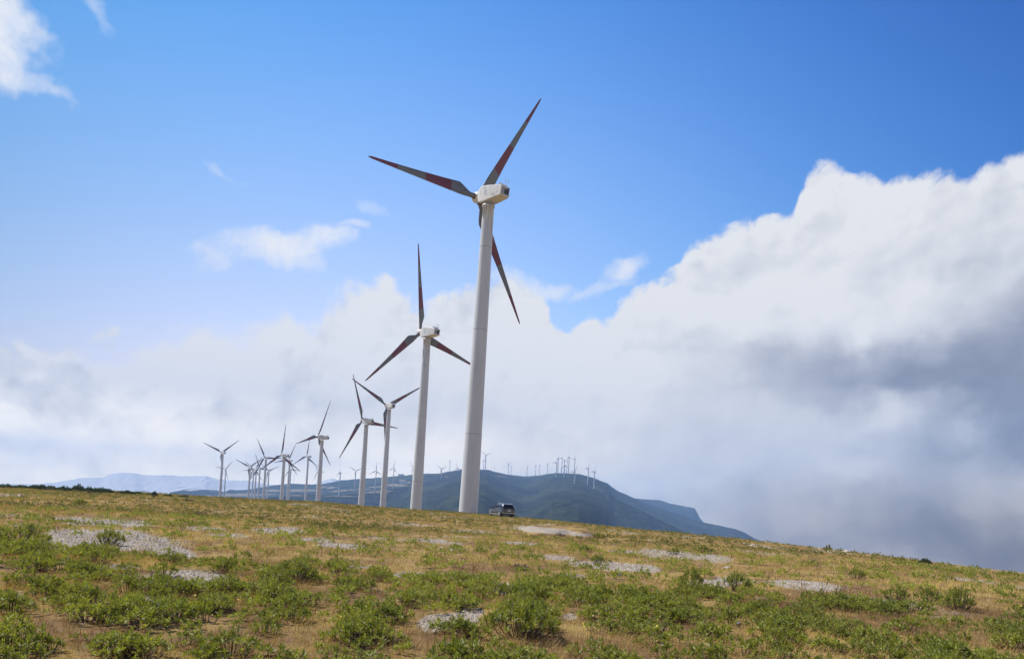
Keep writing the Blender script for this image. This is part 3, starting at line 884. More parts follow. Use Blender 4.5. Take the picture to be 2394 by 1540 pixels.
# small white farm buildings
MWALL = flat('white_wall', (.72, .70, .66), 0.8)
MROOF = flat('clay_roof', (.30, .17, .11), 0.8)
MPALE = flat('pale_roof', (.62, .60, .57), 0.8)
def house(px, py, D, w, d, h, rz, label, roofm):
    p = at(px, py, D)
    root = empty('house', p, rz)
    tag(root, label, 'house', 'white buildings on the hills')
    MB().box((0, 0, h / 2 - 6), (w, d, h + 12)).build('wall', MWALL, root)
    g = h * .42
    r = MB().add([(-w / 2 - .5, -d / 2 - .5, h + .02), (w / 2 + .5, -d / 2 - .5, h + .02), (w / 2 + .5, d / 2 + .5, h + .02), (-w / 2 - .5, d / 2 + .5, h + .02), (-w / 2 - .5, 0, h + g), (w / 2 + .5, 0, h + g)],
                 [(0, 1, 5, 4), (2, 3, 4, 5), (0, 4, 3), (1, 2, 5), (3, 2, 1, 0)])
    r.build('roof', roofm, root)
    mw = MB()
    for k in (-1, 0, 1):
        mw.box((k * w / 3.6, -d / 2 - .02, h * .5), (1.2, .12, 1.4))
    mw.build('window', MDARK, root)
house(494, 1148, 2380, 18, 9, 5, .2, 'low white farmhouse on the dark hill left of the turbine pair', MPALE)
house(502, 1148.5, 2390, 10, 8, 4.5, -.2, 'small white shed right of the low farmhouse', MPALE)
house(337, 1150, 3900, 26, 14, 9, .1, 'tiny white building on the plain under the blue range', MPALE)
house(938, 1112.5, 2560, 20, 12, 6, .1, 'white building on the ridge skyline between two turbine towers', MPALE)
house(942, 1127, 2200, 17, 12, 5, -.1, 'pale building among the fields left of the big tower', MROOF)
house(993, 1119, 2380, 14, 9, 3.5, .1, 'pale building on the ridge flank just left of the big tower', MPALE)

# ------------------------------------------------------------------ car
MCAR = flat('car_paint', (.045, .042, .045), 0.3, 0.03, 1.0, **{'Metallic': 0.5, 'Coat Weight': 0.8, 'Coat Roughness': 0.05})
MGLASS = flat('car_glass', (.010, .011, .013), 0.12, 0.05, 1.0, **{'Specular IOR Level': 0.25})
MBLACK = flat('black_plastic', (.02, .02, .021), 0.55)
MTYRE = flat('tyre_rubber', (.022, .022, .022), 0.85)
MRIM = flat('alloy_rim', (.55, .55, .56), 0.3, 0.05, 2.0, Metallic=0.8)
MCHROME = flat('bright_trim', (.62, .62, .64), 0.22, 0.04, 2.0, Metallic=0.85)
MTAIL = flat('tail_light_red', (.07, .006, .008), 0.2, 0.1, 6)
MPLATE = flat('number_plate', (.62, .62, .58), 0.5)
MROOFP = flat('roof_paint', (.105, .10, .11), 0.22, 0.03, 1.0, **{'Metallic': 0.75, 'Coat Weight': 0.8, 'Coat Roughness': 0.05})

cg = at(1171, 1210, 101)
car = empty('parked_car', (cg.x, cg.y, gz(cg.x, cg.y)), R(27))
tag(car, 'dark grey estate style off road car parked at the plateau edge, seen from behind', 'car')
car.scale = (1.02, 1.02, 1.02)
def ringz(y, w, zb, zt, bulge=0.04):
    h = zt - zb
    half = [(w * .80, zb), (w * .95, zb + .10), (w + bulge * .5, zb + h * .35), (w + bulge, zb + h * .62), (w, zb + h * .86), (w * .93, zt), (w * .5, zt + .02)]
    return [Vector((x, y, z)) for x, z in half] + [Vector((-x, y, z)) for x, z in reversed(half)]
body = MB().loft([ringz(-2.24, .74, .42, .98), ringz(-2.18, .83, .30, 1.02), ringz(-1.95, .87, .24, 1.05), ringz(-1.0, .88, .22, 1.04), ringz(0, .88, .22, 1.01), ringz(.95, .88, .22, .99),
                  ringz(1.55, .87, .22, .94), ringz(2.0, .82, .24, .84), ringz(2.2, .74, .30, .74), ringz(2.27, .62, .38, .62)])
body.build('body', MCAR, car)
def cab(y0, y1, w, z, bev=.06):
    return [Vector((-w, y0 + bev, z)), Vector((-w + bev, y0, z)), Vector((w - bev, y0, z)), Vector((w, y0 + bev, z)), Vector((w, y1 - bev, z)), Vector((w - bev, y1, z)), Vector((-w + bev, y1, z)), Vector((-w, y1 - bev, z))]
MB().loft([cab(-2.16, 1.12, .84, 1.02), cab(-2.10, .86, .80, 1.18), cab(-1.96, .42, .71, 1.48), cab(-1.86, .20, .66, 1.60), cab(-1.60, -.05, .58, 1.665), cab(-1.3, -.3, .45, 1.68)]).build('cabin', MROOFP, car)
def slab(name, pts, mat, parent=car, th=.02):
    a, b, c = (Vector(p) for p in pts[:3])
    n = (b - a).cross(c - a).normalized() * th
    k = len(pts)
    vs = [Vector(p) + n for p in pts] + [Vector(p) - n for p in pts]
    fs = [tuple(range(k)), tuple(reversed(range(k, 2 * k)))] + [(i, i + k, (i + 1) % k + k, (i + 1) % k) for i in range(k)]
    return MB().add(vs, fs).build(name, mat, parent)
slab('rear_window', [(-.72, -2.135, 1.10), (.72, -2.135, 1.10), (.60, -1.955, 1.53), (-.60, -1.955, 1.53)], MGLASS)
slab('windscreen', [(-.72, .93, 1.14), (.72, .93, 1.14), (.60, .30, 1.54), (-.60, .30, 1.54)], MGLASS)
for s_ in (-1, 1):
    for y0, y1, y2, y3 in ((-.95, -.10, -.14, -.90), (.05, .66, .30, .02), (-1.66, -1.12, -1.08, -1.52)):
        slab('side_window', [(s_ * .818, y0, 1.12), (s_ * .818, y1, 1.12), (s_ * .716, y2, 1.45), (s_ * .716, y3, 1.45)], MGLASS)
    slab('tail_light', [(s_ * .86, -2.06, .90), (s_ * .87, -2.08, 1.04), (s_ * .52, -2.262, 1.03), (s_ * .54, -2.262, .90)], MTAIL, th=.03)
    slab('headlight', [(s_ * .80, 2.0, .66), (s_ * .80, 2.03, .78), (s_ * .50, 2.235, .74), (s_ * .52, 2.245, .62)], MPLATE, th=.03)
    MB().tube([(s_ * .60, -1.75, 1.64), (s_ * .62, -1.5, 1.71), (s_ * .62, -.2, 1.71), (s_ * .60, .05, 1.62)], .025).build('roof_rail', MCHROME, car)
    mi = MB().box((s_ * .98, .66, 1.12), (.20, .14, .15)).box((s_ * .90, .68, 1.07), (.14, .05, .05)).build('side_mirror', MBLACK, car)
    MB().box((s_ * .98, .665, 1.20), (.19, .15, .03)).build('mirror_cap', MCHROME, mi)
    MB().box((s_ * .915, 0, .34), (.03, 1.9, .10)).build('sill_trim', MCHROME, car)
    MB().box((s_ * .875, -.42, 1.065), (.03, 2.4, .025)).build('window_trim', MCHROME, car)
    for y in (-1.33, 1.33):
        arch = MB()
        arch.loft(lathe_rings([(.30, s_ * .78), (.45, s_ * .79), (.45, s_ * .925), (.30, s_ * .925)], 24, 'X'))
        ao = arch.build('wheel_arch', MBLACK, car)
        ao.location = (0, y, .40)
        tyr = MB().loft(lathe_rings([(.20, s_ * .72), (.33, s_ * .72), (.365, s_ * .76), (.365, s_ * .90), (.33, s_ * .94), (.24, s_ * .935)], 28, 'X')).build('wheel', MTYRE, car)
        tyr.location = (0, y, .365)
        rim = MB().loft(lathe_rings([(.245, s_ * .90), (.245, s_ * .945), (.215, s_ * .945), (.20, s_ * .90)], 24, 'X'))
        for k in range(5):
            a = 2 * math.pi * k / 5
            rim.tube([(s_ * .93, .04 * math.cos(a), .04 * math.sin(a)), (s_ * .94, .22 * math.cos(a), .22 * math.sin(a))], .03, 6)
        rim.build('rim', MRIM, tyr)
MB().box((0, -2.20, .36), (1.60, .16, .22)).build('rear_bumper', MBLACK, car)
MB().box((0, -2.285, .50), (1.30, .03, .045)).build('bumper_strip', MCHROME, car)
for s_ in (-1, 1):
    MB().box((s_ * .80, -2.20, .53), (.16, .10, .07)).build('reflector', MCHROME, car)
MB().box((.0, -2.262, .80), (.50, .02, .11)).build('number_plate', MPLATE, car)
bd = MB().loft(lathe_rings([(.075, -2.30), (.08, -2.29), (.08, -2.25)], 20, 'Y')).build('badge', MCHROME, car)
bd.location = (0, 0, .985)
MB().box((0, -2.02, 1.60), (1.20, .26, .035)).build('roof_spoiler', MCAR, car)
MB().box((.0, -2.215, .93), (1.0, .03, .03)).build('tailgate_handle', MBLACK, car)

# ------------------------------------------------------------------ vegetation
def leaf_mat(name, lo, hi, trans=0.32, rough=0.55):
    m, t = material(name)
    a = t.n('ShaderNodeAttribute', attribute_name='tint').outputs['Fac']
    c = t.mix(a, lo, hi)
    d = t.n('ShaderNodeBsdfDiffuse', {'Color': c})
    tr = t.n('ShaderNodeBsdfTranslucent', {'Color': t.mix(1.0, c, (1.25, 1.3, 0.55), 'MULTIPLY')})
    mx = t.n('ShaderNodeMixShader', {0: trans, 1: d.outputs[0], 2: tr.outputs[0]})
    gl = t.n('ShaderNodeBsdfGlossy', {'Color': (.9, .95, 1, 1), 'Roughness': rough})
    mx = t.n('ShaderNodeMixShader', {0: 0.035, 1: mx.outputs[0], 2: gl.outputs[0]})
    finish(t, mx.outputs[0])
    return m
MLEAF = leaf_mat('shrub_leaf', (.095, .110, .012), (.385, .390, .060))
MLEAFD = leaf_mat('dark_leaf', (.026, .045, .012), (.085, .115, .030), 0.25)
MGRASS = leaf_mat('dry_grass', (.22, .115, .028), (.60, .425, .115), 0.25, 0.7)
MTWIG = flat('twig', (.085, .060, .042), 0.9, 0.3, 20)
MYEL = leaf_mat('yellow_petal', (.75, .52, .02), (.80, .66, .06), 0.3)
MPUR = leaf_mat('purple_flower', (.25, .12, .34), (.40, .22, .50), 0.2)
MBLU = leaf_mat('blue_flower', (.35, .42, .75), (.55, .60, .85), 0.2)
MDEAD = leaf_mat('dead_twig', (.045, .032, .026), (.10, .07, .055), 0.1, 0.9)
MROCK = flat('pale_stone', (.46, .42, .37), 0.9, 0.3, 9)

WIND = np.array([0.20, 0.03, 0.0])

def unit(a):
    return a / np.maximum(np.linalg.norm(a, axis=-1, keepdims=True), 1e-9)

def leaves(base, dirv, L, w, rng, fold=0.0):
    """one bent rhombic leaf per row: (n,3) base, (n,3) direction"""
    n = len(base)
    up = np.tile(np.array([0, 0, 1.0]), (n, 1)) + rng.normal(0, .25, (n, 3))
    side = unit(np.cross(dirv, up))
    nrm = np.cross(side, dirv)
    L = L[:, None]
    w = w[:, None]
    mid = base + dirv * L * 0.5 + nrm * L * 0.07
    tip = base + dirv * L - nrm * L * 0.05
    V = np.stack([base, mid - side * w * .5, tip, mid + side * w * .5], 1).reshape(-1, 3)
    Q = np.arange(4 * n).reshape(n, 4)
    return V, Q

def shrub_arrays(rng, rad, hgt, shoots, lps, L, wr=0.27, upright=1.0, tint0=0.5):
    u = np.sqrt(rng.random(shoots))
    a = rng.random(shoots) * 2 * math.pi
    tip = np.stack([u * rad * np.cos(a), u * rad * np.sin(a), hgt * (1 - 0.62 * u ** 2) * rng.uniform(.62, 1.08, shoots)], 1)
    tip[:, :2] += WIND[:2] * hgt * .5
    b = np.stack([tip[:, 0] * .35, tip[:, 1] * .35, np.full(shoots, -.03)], 1)
    if lps == 0:
        return b, tip, None, None, None
    s = np.linspace(0.76, 1.0, lps)[None, :, None]
    mid = (b + tip) / 2
    mid[:, :2] += (tip - b)[:, :2] * .22
    P = (1 - s) ** 2 * b[:, None] + 2 * s * (1 - s) * mid[:, None] + s ** 2 * tip[:, None]
    sd = unit(tip - mid)
    sd = unit(sd + np.array([0, 0, .8 * upright]))
    ref = unit(np.cross(sd, rng.normal(size=(shoots, 3))))
    r2 = np.cross(sd, ref)
    j = np.arange(lps)
    az = j[None, :] * 2.4 + rng.random((shoots, 1)) * 6.3 + rng.normal(0, .3, (shoots, lps))
    el = np.radians(20 + 58 * (j / max(lps - 1, 1)) ** 1.5)[None, :] + rng.normal(0, .18, (shoots, lps))
    d = sd[:, None] * np.sin(el)[..., None] + (ref[:, None] * np.cos(az)[..., None] + r2[:, None] * np.sin(az)[..., None]) * np.cos(el)[..., None]
    Ls = L * rng.uniform(.65, 1.15, (shoots, lps)) * (1.1 - .35 * (j / max(lps - 1, 1)))[None, :]
    V, Q = leaves(P.reshape(-1, 3), unit(d).reshape(-1, 3), Ls.ravel(), Ls.ravel() * wr, rng)
    plant = rng.normal(0, .17, (shoots, 1))
    tn = np.clip(tint0 + plant + rng.normal(0, .10, (shoots, lps)) + .25 * (s[..., 0] - .7), 0, 1)
    return b, tip, V, Q, np.repeat(tn.ravel(), 4)

def stems_mesh(name, b, tip, rad, mat):
    m = MB()
    for p, q in zip(b, tip):
        mid = (p + q) / 2 + np.array([(q - p)[0] * .22, (q - p)[1] * .22, 0])
        m.tube([p, mid, p * .1 + q * .9], [rad, rad * .7, rad * .4], 4)
    return m.mesh(name, mat)

rng = np.random.default_rng(11)
VARS = []
for k in range(12):
    rad = (.16, .25, .38)[k % 3]
    b, tp, V, Q, tn = shrub_arrays(rng, rad, rad * .62 + .07, (11, 24, 50)[k % 3], 12, .072, wr=.36, tint0=rng.uniform(.34, .66))
    VARS.append((mesh_np('foliage', V, Q, MLEAF, attrs={'tint': tn}, mesh_only=True), stems_mesh('stem', b, tp, .0055, MTWIG)))
BIG = []
for k in range(4):
    b, tp, V, Q, tn = shrub_arrays(rng, .40, .40, 90, 13, .068, wr=.38, tint0=.40, upright=.6)
    BIG.append((mesh_np('foliage', V, Q, MLEAF, attrs={'tint': tn}, mesh_only=True), stems_mesh('stem', b[::2], tp[::2], .008, MTWIG)))
SCRUB = []
for k in range(4):
    b, tp, V, Q, tn = shrub_arrays(rng, .75, .80, 110, 14, .16, wr=.4, tint0=.4, upright=.4)
    SCRUB.append((mesh_np('foliage', V, Q, MLEAFD, attrs={'tint': tn}, mesh_only=True), stems_mesh('stem', b[::3], tp[::3], .02, MTWIG)))
DEAD = []
for k in range(2):
    b, tp, V, Q, tn = shrub_arrays(rng, .35, .32, 60, 12, .07, wr=.10, tint0=.4, upright=.2)
    DEAD.append((mesh_np('foliage', V, Q, MDEAD, attrs={'tint': tn}, mesh_only=True), stems_mesh('stem', b, tp, .008, MDEAD)))

def put_shrub(var, p, sx, sz, rz, label, group, name='shrub', cat='shrub'):
    root = empty(name, p, rz)
    root.scale = (sx, sx, sz)
    tag(root, label, cat, group)
    for nm, me in zip(('foliage', 'stem'), var):
        link(bpy.data.objects.new(nm, me), root)

taken = []
def photo_shrub(var, r0, h0, px, py, w, h, label, group=None, name='shrub', cat='shrub'):
    p = ground_at(px, py)
    k = p.y / F
    put_shrub(var, p, w * k / 2 / r0, h * k / h0, random.random() * 6.28, label, group, name, cat)
    taken.append((p.x, p.y, w * k / 2))
random.seed(4)
for i, (px, py, w, h, lab) in enumerate([
        (255, 1276, 68, 40, 'round green shrub standing alone in the middle of the pale gravel patch'),
        (2093, 1404, 64, 36, 'left one of two rounded green shrubs above the thin pale gravel strip'),
        (2171, 1411, 62, 38, 'right one of two rounded green shrubs above the thin pale gravel strip'),
        (689, 1362, 100, 58, 'large dense dark green shrub rising from the mat left of centre'),
        (1215, 1492, 175, 92, 'largest green shrub, beside the pale gravel patch in the centre foreground'),
        (188, 1182, 34, 17, 'small dark green shrub in the dry grass below the dark scrub row'),
        (50, 1274, 115, 52, 'broad green shrub at the left edge beside the big gravel patch'),
        (1364, 1290, 27, 19, 'small round green shrub in dry grass between two gravel strips right of centre'),
        (1396, 1320, 36, 26, 'green shrub standing on the upper edge of the long gravel strip'),
        (1575, 1295, 32, 17, 'low green shrub at the upper rim of the gravel patch under the headland'),
        (1645, 1292, 52, 18, 'wide low dark green shrub right of the gravel patch under the headland'),
        (2245, 1427, 68, 58, 'tall loose green shrub just right of the thin pale gravel strip'),
        (1722, 1382, 66, 46, 'upright green shrub between two gravel patches on the right'),
        (1614, 1376, 56, 50, 'upright yellow green shrub left of the wide gravel patch on the right'),
        (1400, 1258, 40, 13, 'low dark shrub at the right end of the raised gravel heap'),
        (2000, 1352, 40, 26, 'dark green shrub in dry grass on the right slope')]):
    photo_shrub(BIG[i % 4], .40, .40, px, py, w, h, lab)
for i, (px, py, w, h) in enumerate([(15, 1141, 40, 10), (50, 1142, 36, 9), (82, 1144, 34, 11), (118, 1146, 38, 11), (150, 1148, 34, 12), (215, 1152, 44, 14), (250, 1153, 36, 11), (285, 1155, 30, 8),
                                    (318, 1157, 34, 8), (352, 1159, 30, 7), (395, 1161, 26, 6), (430, 1163, 24, 6), (300, 1156, 26, 10), (235, 1152, 26, 13), (100, 1145, 28, 12)]):
    photo_shrub(SCRUB[i % 4], .75, .80, px, py, w, h, 'dark green scrub bush in the row along the left skyline', 'dark scrub bushes on the left skyline', 'scrub_bush', 'bush')
photo_shrub(SCRUB[0], .75, .80, 181, 1150, 30, 18, 'roundest and tallest dark bush on the left skyline', 'dark scrub bushes on the left skyline', 'scrub_bush', 'bush')
for px, py, w, h, lab in [(360, 1161, 14, 14, 'thin upright twiggy bush on the skyline right of the scrub row')]:
    photo_shrub(SCRUB[1], .75, .80, px, py, w, h, lab, None, 'scrub_bush', 'bush')
for i, (px, py, w, h, lab) in enumerate([(437, 1172, 34, 8, 'dead brown bush in the dry grass below the leftmost turbine pair'), (472, 1206, 40, 13, 'dark brown dead bush in dry grass left of the turbine cluster'),
                                         (1905, 1322, 42, 16, 'dark brown dead bush in the dry grass on the right slope'), (1215, 1334, 50, 20, 'brown withered bush in the middle of the scrub'),
                                         (1310, 1256, 26, 14, 'brown dead bush in front of the raised gravel heap')]):
    photo_shrub(DEAD[i % 2], .35, .32, px, py, w, h, lab, None, 'dead_bush', 'bush')
photo_shrub(SCRUB[2], .75, .80, 2160, 1320, 30, 15, 'dark twiggy bush on the right skyline', None, 'scrub_bush', 'bush')

# density of the green plants over the plateau
def density(X, Y, Z):
    r = np.hypot(X, Y)
    n = fbm(X / 1.6, Y / 2.0, 61, 4)
    n2 = fbm(X / 7.0, Y / 9.0, 71, 3)
    far = sstep(30, 60, r)
    d = 0.24 + 0.44 * sstep(0.42 - .03 * far, 0.60 - .03 * far, n * .65 + n2 * .35) + .10 * far
    near = sstep(26, 9, r)
    d = np.maximum(d, 0.54 * near)
    d = d * (1 - .93 * gravel_mask(X, Y, Z)) * (1 - .80 * brown_mask(X, Y, Z))
    return d

def scatter(n, y0, y1, tmax=0.78, seed=0):
    g = np.random.default_rng(seed)
    y = np.sqrt(g.random(n) * (y1 * y1 - y0 * y0) + y0 * y0)
    x = g.uniform(-1, 1, n) * (tmax * y + 5)
    z = plateau(x, y)
    r = np.hypot(x, y)
    ph = np.arctan2(x, y)
    ok = r < np.interp(ph, _ph, _dr) * 1.12
    return x[ok], y[ok], z[ok]

cand = []
for n, y0, y1, sd in ((4300, 4.5, 17, 1), (7800, 17, 45, 2), (22000, 45, 118, 3)):
    x, y, z = scatter(n, y0, y1, seed=sd)
    g = np.random.default_rng(50 + sd)
    d = density(x, y, z)
    size = (0.40 + 1.0 * g.random(len(x)) ** 2.2 * (1 - .35 * (sd > 1))) * (0.8 + .4 * d)
    ok = g.random(len(x)) < d
    for tx, ty, tr in taken:
        ok &= np.hypot(x - tx, y - ty) > tr * .8
    cand.append(np.stack([x, y, z, size], 1)[ok])
cand = np.concatenate(cand)
# the 280 that show largest in the photo are plants of their own
px, py = photo_np(cand[:, 0], cand[:, 1], cand[:, 2])
show = cand[:, 3] / cand[:, 1]
vis = (px > -40) & (px < 2434) & (py < 1590)
order = np.argsort(-(show * vis))
own, rest = cand[order[:280]], cand[order[280:]]
for i, (x, y, z, s_) in enumerate(own):
    k = 0 if s_ < .72 else 1 if s_ < 1.15 else 2
    s_ /= (.62, 1.0, 1.5)[k]
    put_shrub(VARS[3 * (i % 4) + k], (x, y, z), s_, s_ * random.uniform(.8, 1.2), random.random() * 6.28, 'small leafy bright green shrub in the mat of low scrub covering the foreground', 'low green shrubs of the foreground scrub')

def build_rest(name, mat, P, lods, label, kindcat):
    Vs, Qs, Ts, o = [], [], [], 0
    g = np.random.default_rng(77)
    for lod, (y0, y1, shoots, lps, L, wr) in enumerate(lods):
        sel = P[(P[:, 1] >= y0) & (P[:, 1] < y1)]
        arr = [shrub_arrays(g, rd, rd * .62 + .07, max(5, int(shoots * q)), lps, L, wr=wr, tint0=g.uniform(.34, .66)) for k in range(5) for rd, q in ((.16, .45), (.25, 1.0), (.38, 2.2))]
        tv = fbm(sel[:, 0] / 9.0, sel[:, 1] / 12.0, 91, 3)
        for i, (x, y, z, s_) in enumerate(sel):
            k = 0 if s_ < .72 else 1 if s_ < 1.15 else 2
            s_ = s_ / (.62, 1.0, 1.5)[k]
            _, _, V, Q, tn = arr[3 * (i % 5) + k]
            a = g.random() * 6.28
            ca, sa = math.cos(a), math.sin(a)
            W_ = np.stack([V[:, 0] * ca - V[:, 1] * sa, V[:, 0] * sa + V[:, 1] * ca, V[:, 2] * g.uniform(.75, 1.2)], 1) * s_ + np.array([x, y, z])
            Vs.append(W_); Qs.append(Q + o); o += len(W_)
            Ts.append(np.clip(tn + (tv[i] - .5) * .9 + .12 * (lod == 2), 0, 1))
    ob = mesh_np(name, np.concatenate(Vs), np.concatenate(Qs), mat, attrs={'tint': np.concatenate(Ts)})
    return tag(ob, label, kindcat, kind='stuff')
MLEAFF = leaf_mat('dry_leaf', (.070, .072, .014), (.315, .285, .058))
build_rest('undergrowth', MLEAF, rest, [(0, 19, 23, 12, .070, .37), (19, 38, 14, 9, .082, .42)], 'low green leafy plants spread over the near part of the plateau', 'undergrowth')
build_rest('undergrowth', MLEAFF, rest, [(38, 130, 9, 5, .12, .45)], 'olive yellow low plants spread over the far part of the plateau', 'undergrowth')

# dry grass
Vs, Qs, Ts, o = [], [], [], 0
for n, y0, y1, blades, L, w, sd in ((38000, 4.5, 17, 7, .13, .0045, 5), (50000, 17, 45, 5, .15, .010, 6), (80000, 45, 120, 4, .17, .026, 7)):
    x, y, z = scatter(n, y0, y1, seed=sd)
    g = np.random.default_rng(90 + sd)
    gm = gravel_mask(x, y, z)
    bm = brown_mask(x, y, z)
    nn = fbm(x / 2.2, y / 2.2, 101, 4)
    ok = g.random(len(x)) < (1 - .9 * gm) * sstep(.25, .5, nn + .2 * bm)
    x, y, z, bm, nn = x[ok], y[ok], z[ok], bm[ok], nn[ok]
    m = len(x)
    ppx, ppy = photo_np(x, y, z)
    pale = np.exp(-((ppx - 1330) / 330) ** 2 - ((ppy - 1535) / 45) ** 2)
    hs = (g.uniform(.6, 1.3, m) * (1 + .35 * pale))[:, None]
    base = np.stack([x, y, z - .01], 1)[:, None] + g.normal(0, .035 + y0 * .0012, (m, blades, 3)) * np.array([1, 1, 0])
    d = unit(g.normal(0, .42, (m, blades, 3)) * np.array([1, 1, 0]) + np.array([.30, .04, 1.0]))
    Ls = L * hs * g.uniform(.5, 1.2, (m, blades))
    V, Q = leaves(base.reshape(-1, 3), d.reshape(-1, 3), Ls.ravel(), np.full(m * blades, w), g)
    tt = np.clip(.42 + (nn - .5)[:, None] * 1.3 - .38 * bm[:, None] * (y[:, None] < 30) + .45 * pale[:, None] + g.normal(0, .15, (m, blades)), 0, 1)
    Vs.append(V); Qs.append(Q + o); o += len(V); Ts.append(np.repeat(tt.ravel(), 4))
tag(mesh_np('dry_grass', np.concatenate(Vs), np.concatenate(Qs), MGRASS, attrs={'tint': np.concatenate(Ts)}), 'short tan dry grass covering the plateau between the shrubs', 'grass', kind='stuff')

# dry brown stalks standing between the shrubs
Vs, Qs, Ts, o = [], [], [], 0
for n, y0, y1, w, sd in ((1500, 4.5, 17, .005, 15), (2600, 17, 45, .011, 16)):
    x, y, z = scatter(n, y0, y1, seed=sd)
    g = np.random.default_rng(190 + sd)
    m = len(x)
    base = np.stack([x, y, z - .02], 1)[:, None] + g.normal(0, .05, (m, 5, 3)) * np.array([1, 1, 0])
    d = unit(g.normal(0, .45, (m, 5, 3)) * np.array([1, 1, .2]) + np.array([.25, .03, 1.0]))
    V, Q = leaves(base.reshape(-1, 3), d.reshape(-1, 3), g.uniform(.10, .30, m * 5), np.full(m * 5, w), g)
    Vs.append(V); Qs.append(Q + o); o += len(V); Ts.append(np.repeat(g.random(m * 5), 4))
tag(mesh_np('dry_stalks', np.concatenate(Vs), np.concatenate(Qs), leaf_mat('dry_stalk', (.045, .030, .020), (.16, .095, .05), 0.1, 0.8), attrs={'tint': np.concatenate(Ts)}), 'dark brown dry stalks standing among the low plants', 'stalks', kind='stuff')

# loose stones on the gravel patches
Vs, Qs, o = [], [], 0
OCT = np.array([(1, 0, 0), (0, 1, 0), (-1, 0, 0), (0, -1, 0), (0, 0, 1), (0, 0, -1)], float)
OF = np.array([(0, 1, 4), (1, 2, 4), (2, 3, 4), (3, 0, 4), (1, 0, 5), (2, 1, 5), (3, 2, 5), (0, 3, 5)])
for n, y0, y1, sz, sd in ((120000, 5, 22, .013, 8), (120000, 22, 48, .020, 9), (90000, 48, 98, .042, 10)):
    x, y, z = scatter(n, y0, y1, seed=sd)
    g = np.random.default_rng(120 + sd)
    ok = g.random(len(x)) < gravel_mask(x, y, z) ** 1.5
    x, y, z = x[ok], y[ok], z[ok]
    m = len(x)
    s_ = sz * np.exp(g.normal(0, .55, m))
    P = OCT[None] * (1 + g.normal(0, .28, (m, 6, 1))) * np.array([1, .8, .55])
    a = g.random(m) * 6.28
    ca, sa = np.cos(a)[:, None], np.sin(a)[:, None]
    P = np.stack([P[..., 0] * ca - P[..., 1] * sa, P[..., 0] * sa + P[..., 1] * ca, P[..., 2]], 2) * s_[:, None, None]
    P = P + np.stack([x, y, z + .004], 1)[:, None]
    Vs.append(P.reshape(-1, 3)); Qs.append((OF[None] + (np.arange(m) * 6)[:, None, None] + o).reshape(-1, 3)); o += m * 6
MST, t = material('gravel_stone')
rnd = t.n('ShaderNodeNewGeometry').outputs['Random Per Island']
finish(t, principled(t, t.ramp(rnd, [(0, (.24, .195, .15)), (.4, (.42, .355, .285)), (1, (.62, .54, .445))]), 0.85))
tag(mesh_np('gravel', np.concatenate(Vs), np.concatenate(Qs), MST), 'loose pale limestone gravel lying in patches on the plateau', 'gravel', kind='stuff')

# small yellow flowers
Vs, Qs, o = [], [], 0
g = np.random.default_rng(5)
x, y, z = scatter(900, 5, 34, seed=31)
keep = g.random(len(x)) < .25 + .75 * sstep(.5, .62, fbm(x / 2.5, y / 2.5, 131, 3))
for X_, Y_, Z_ in zip(x[keep], y[keep], z[keep]):
    for q in range(g.integers(1, 4)):
        c = np.array([X_ + g.normal(0, .06), Y_ + g.normal(0, .06), Z_ + g.uniform(.12, .28)])
        nrm = unit(np.array([g.normal(0, .3), g.normal(0, .3) - .3, 1.0]))
        u = unit(np.cross(nrm, [1, 0, .1])); v = np.cross(nrm, u)
        r = g.uniform(.009, .017)
        for k in range(5):
            a = k * 1.2566
            d = u * math.cos(a) + v * math.sin(a); e = -u * math.sin(a) + v * math.cos(a)
            Vs.append(np.stack([c, c + d * r * .6 - e * r * .42, c + d * r, c + d * r * .6 + e * r * .42])); Qs.append(np.arange(4) + o); o += 4
        # thin stalk under each head
        s0 = np.array([c[0], c[1], Z_]); w = np.array([.0016, 0, 0])
tag(mesh_np('yellow_flowers', np.concatenate(Vs), np.array(Qs), MYEL, attrs={'tint': np.random.default_rng(1).random(o)}), 'tiny yellow flowers dotted through the scrub', 'flowers', kind='stuff')

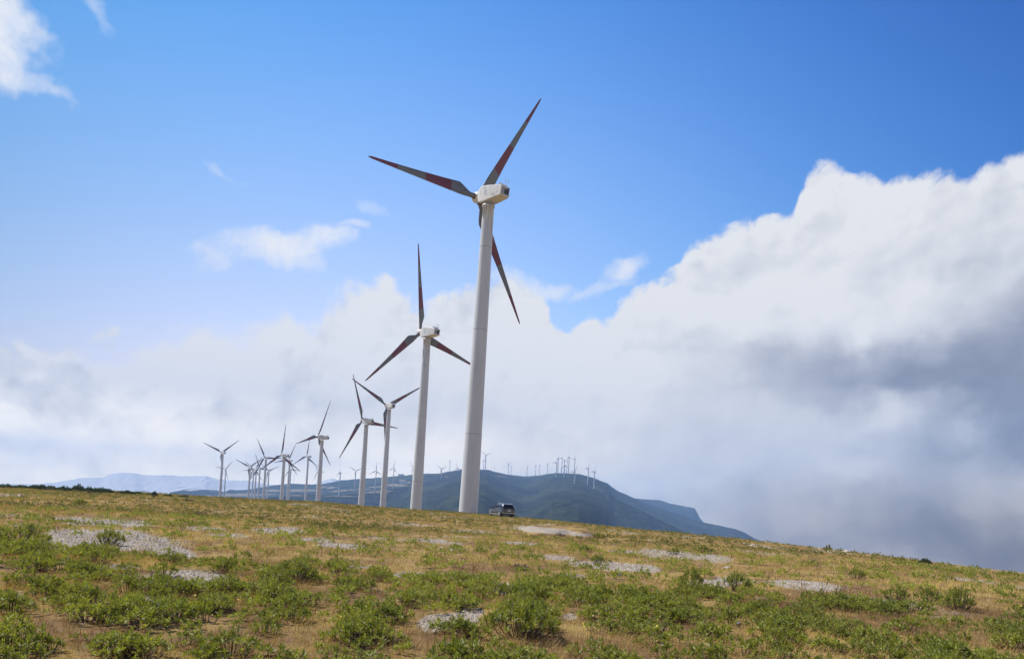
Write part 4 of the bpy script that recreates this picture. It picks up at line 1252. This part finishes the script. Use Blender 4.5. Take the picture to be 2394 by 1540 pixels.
def single_flower(name, px, py, hgt, r, mat, label, n=26):
    p = ground_at(px, py)
    root = empty(name, p)
    tag(root, label, 'flower')
    MB().tube([(0, 0, -.02), (.02, 0, hgt * .5), (.03, 0, hgt)], .004, 6).build('stem', MTWIG, root)
    g = np.random.default_rng(int(px))
    d = unit(g.normal(0, 1, (n, 3)) * np.array([1, 1, .6]) + np.array([0, -.2, .7]))
    V, Q = leaves(np.tile(np.array([.03, 0, hgt]), (n, 1)), d, np.full(n, r), np.full(n, r * .35), g)
    mesh_np('flower_head', V, Q, mat, root, attrs={'tint': g.random(4 * n)})
single_flower('thistle', 1543, 1530, .10, .042, MPUR, 'purple thistle head in pale straw at the lower right of centre')
single_flower('wild_flower', 1720, 1474, .10, .032, MBLU, 'single pale blue flower in the green mat on the right')
single_flower('wild_flower', 1684, 1536, .07, .034, leaf_mat('white_petal', (.55, .52, .50), (.75, .72, .70)), 'single white flower near the bottom edge right of the thistle')

# two upright flower stalks on the right skyline
for px, py, hh, lab in ((1932, 1288, 13, 'left of two tall yellowish flower stalks on the right skyline'), (1938, 1288, 15, 'right of two tall yellowish flower stalks on the right skyline')):
    p = ground_at(px, py)
    k = p.y / F
    root = empty('flower_stalk', p)
    tag(root, lab, 'plant', 'tall flower stalks')
    MB().tube([(0, 0, -.05), (0, 0, hh * k)], [.018, .01], 6).build('stem', MTWIG, root)
    g = np.random.default_rng(px)
    n = 160
    b = np.stack([np.zeros(n), np.zeros(n), g.uniform(.35, 1.0, n) * hh * k], 1)
    a = g.random(n) * 6.28
    V, Q = leaves(b, unit(np.stack([np.cos(a), np.sin(a), np.full(n, .6)], 1)), np.full(n, .075), np.full(n, .05), g)
    mesh_np('flower_spike', V, Q, leaf_mat('stalk_flower', (.20, .19, .05), (.34, .32, .10)), root, attrs={'tint': g.random(4 * n)})

# pale rocks
def rock(px, py, w, label):
    p = ground_at(px, py)
    k = p.y / F * w / 2
    g = np.random.default_rng(int(px * 7))
    me = bmesh.new()
    bmesh.ops.create_icosphere(me, subdivisions=3, radius=1)
    for v in me.verts:
        n = v.co.normalized()
        f = 1 + .35 * (math.sin(3 * n.x + px) * math.cos(2.3 * n.y + py) + .5 * math.sin(5 * n.z + 4 * n.x + px))
        v.co = Vector((n.x * f, n.y * f * .8, n.z * f * .6)) * k
    m_ = bpy.data.meshes.new('rock')
    me.to_mesh(m_); me.free()
    m_.materials.append(MROCK)
    o = link(bpy.data.objects.new('rock', m_))
    o.location = (p.x, p.y, p.z + k * .2)
    tag(o, label, 'rock')
import bmesh
rock(1446, 1344, 20, 'pale rounded rock at the lower edge of the long gravel strip')
rock(928, 1352, 18, 'pale rock in the scrub left of the small central gravel patch')
rock(1200, 1374, 12, 'small pale stone beside the small central gravel patch')
rock(1700, 1330, 14, 'pale stone in the low scrub below the gravel patch on the right')
rock(1010, 1204, 9, 'white stone at the foot of the grass left of the big tower')
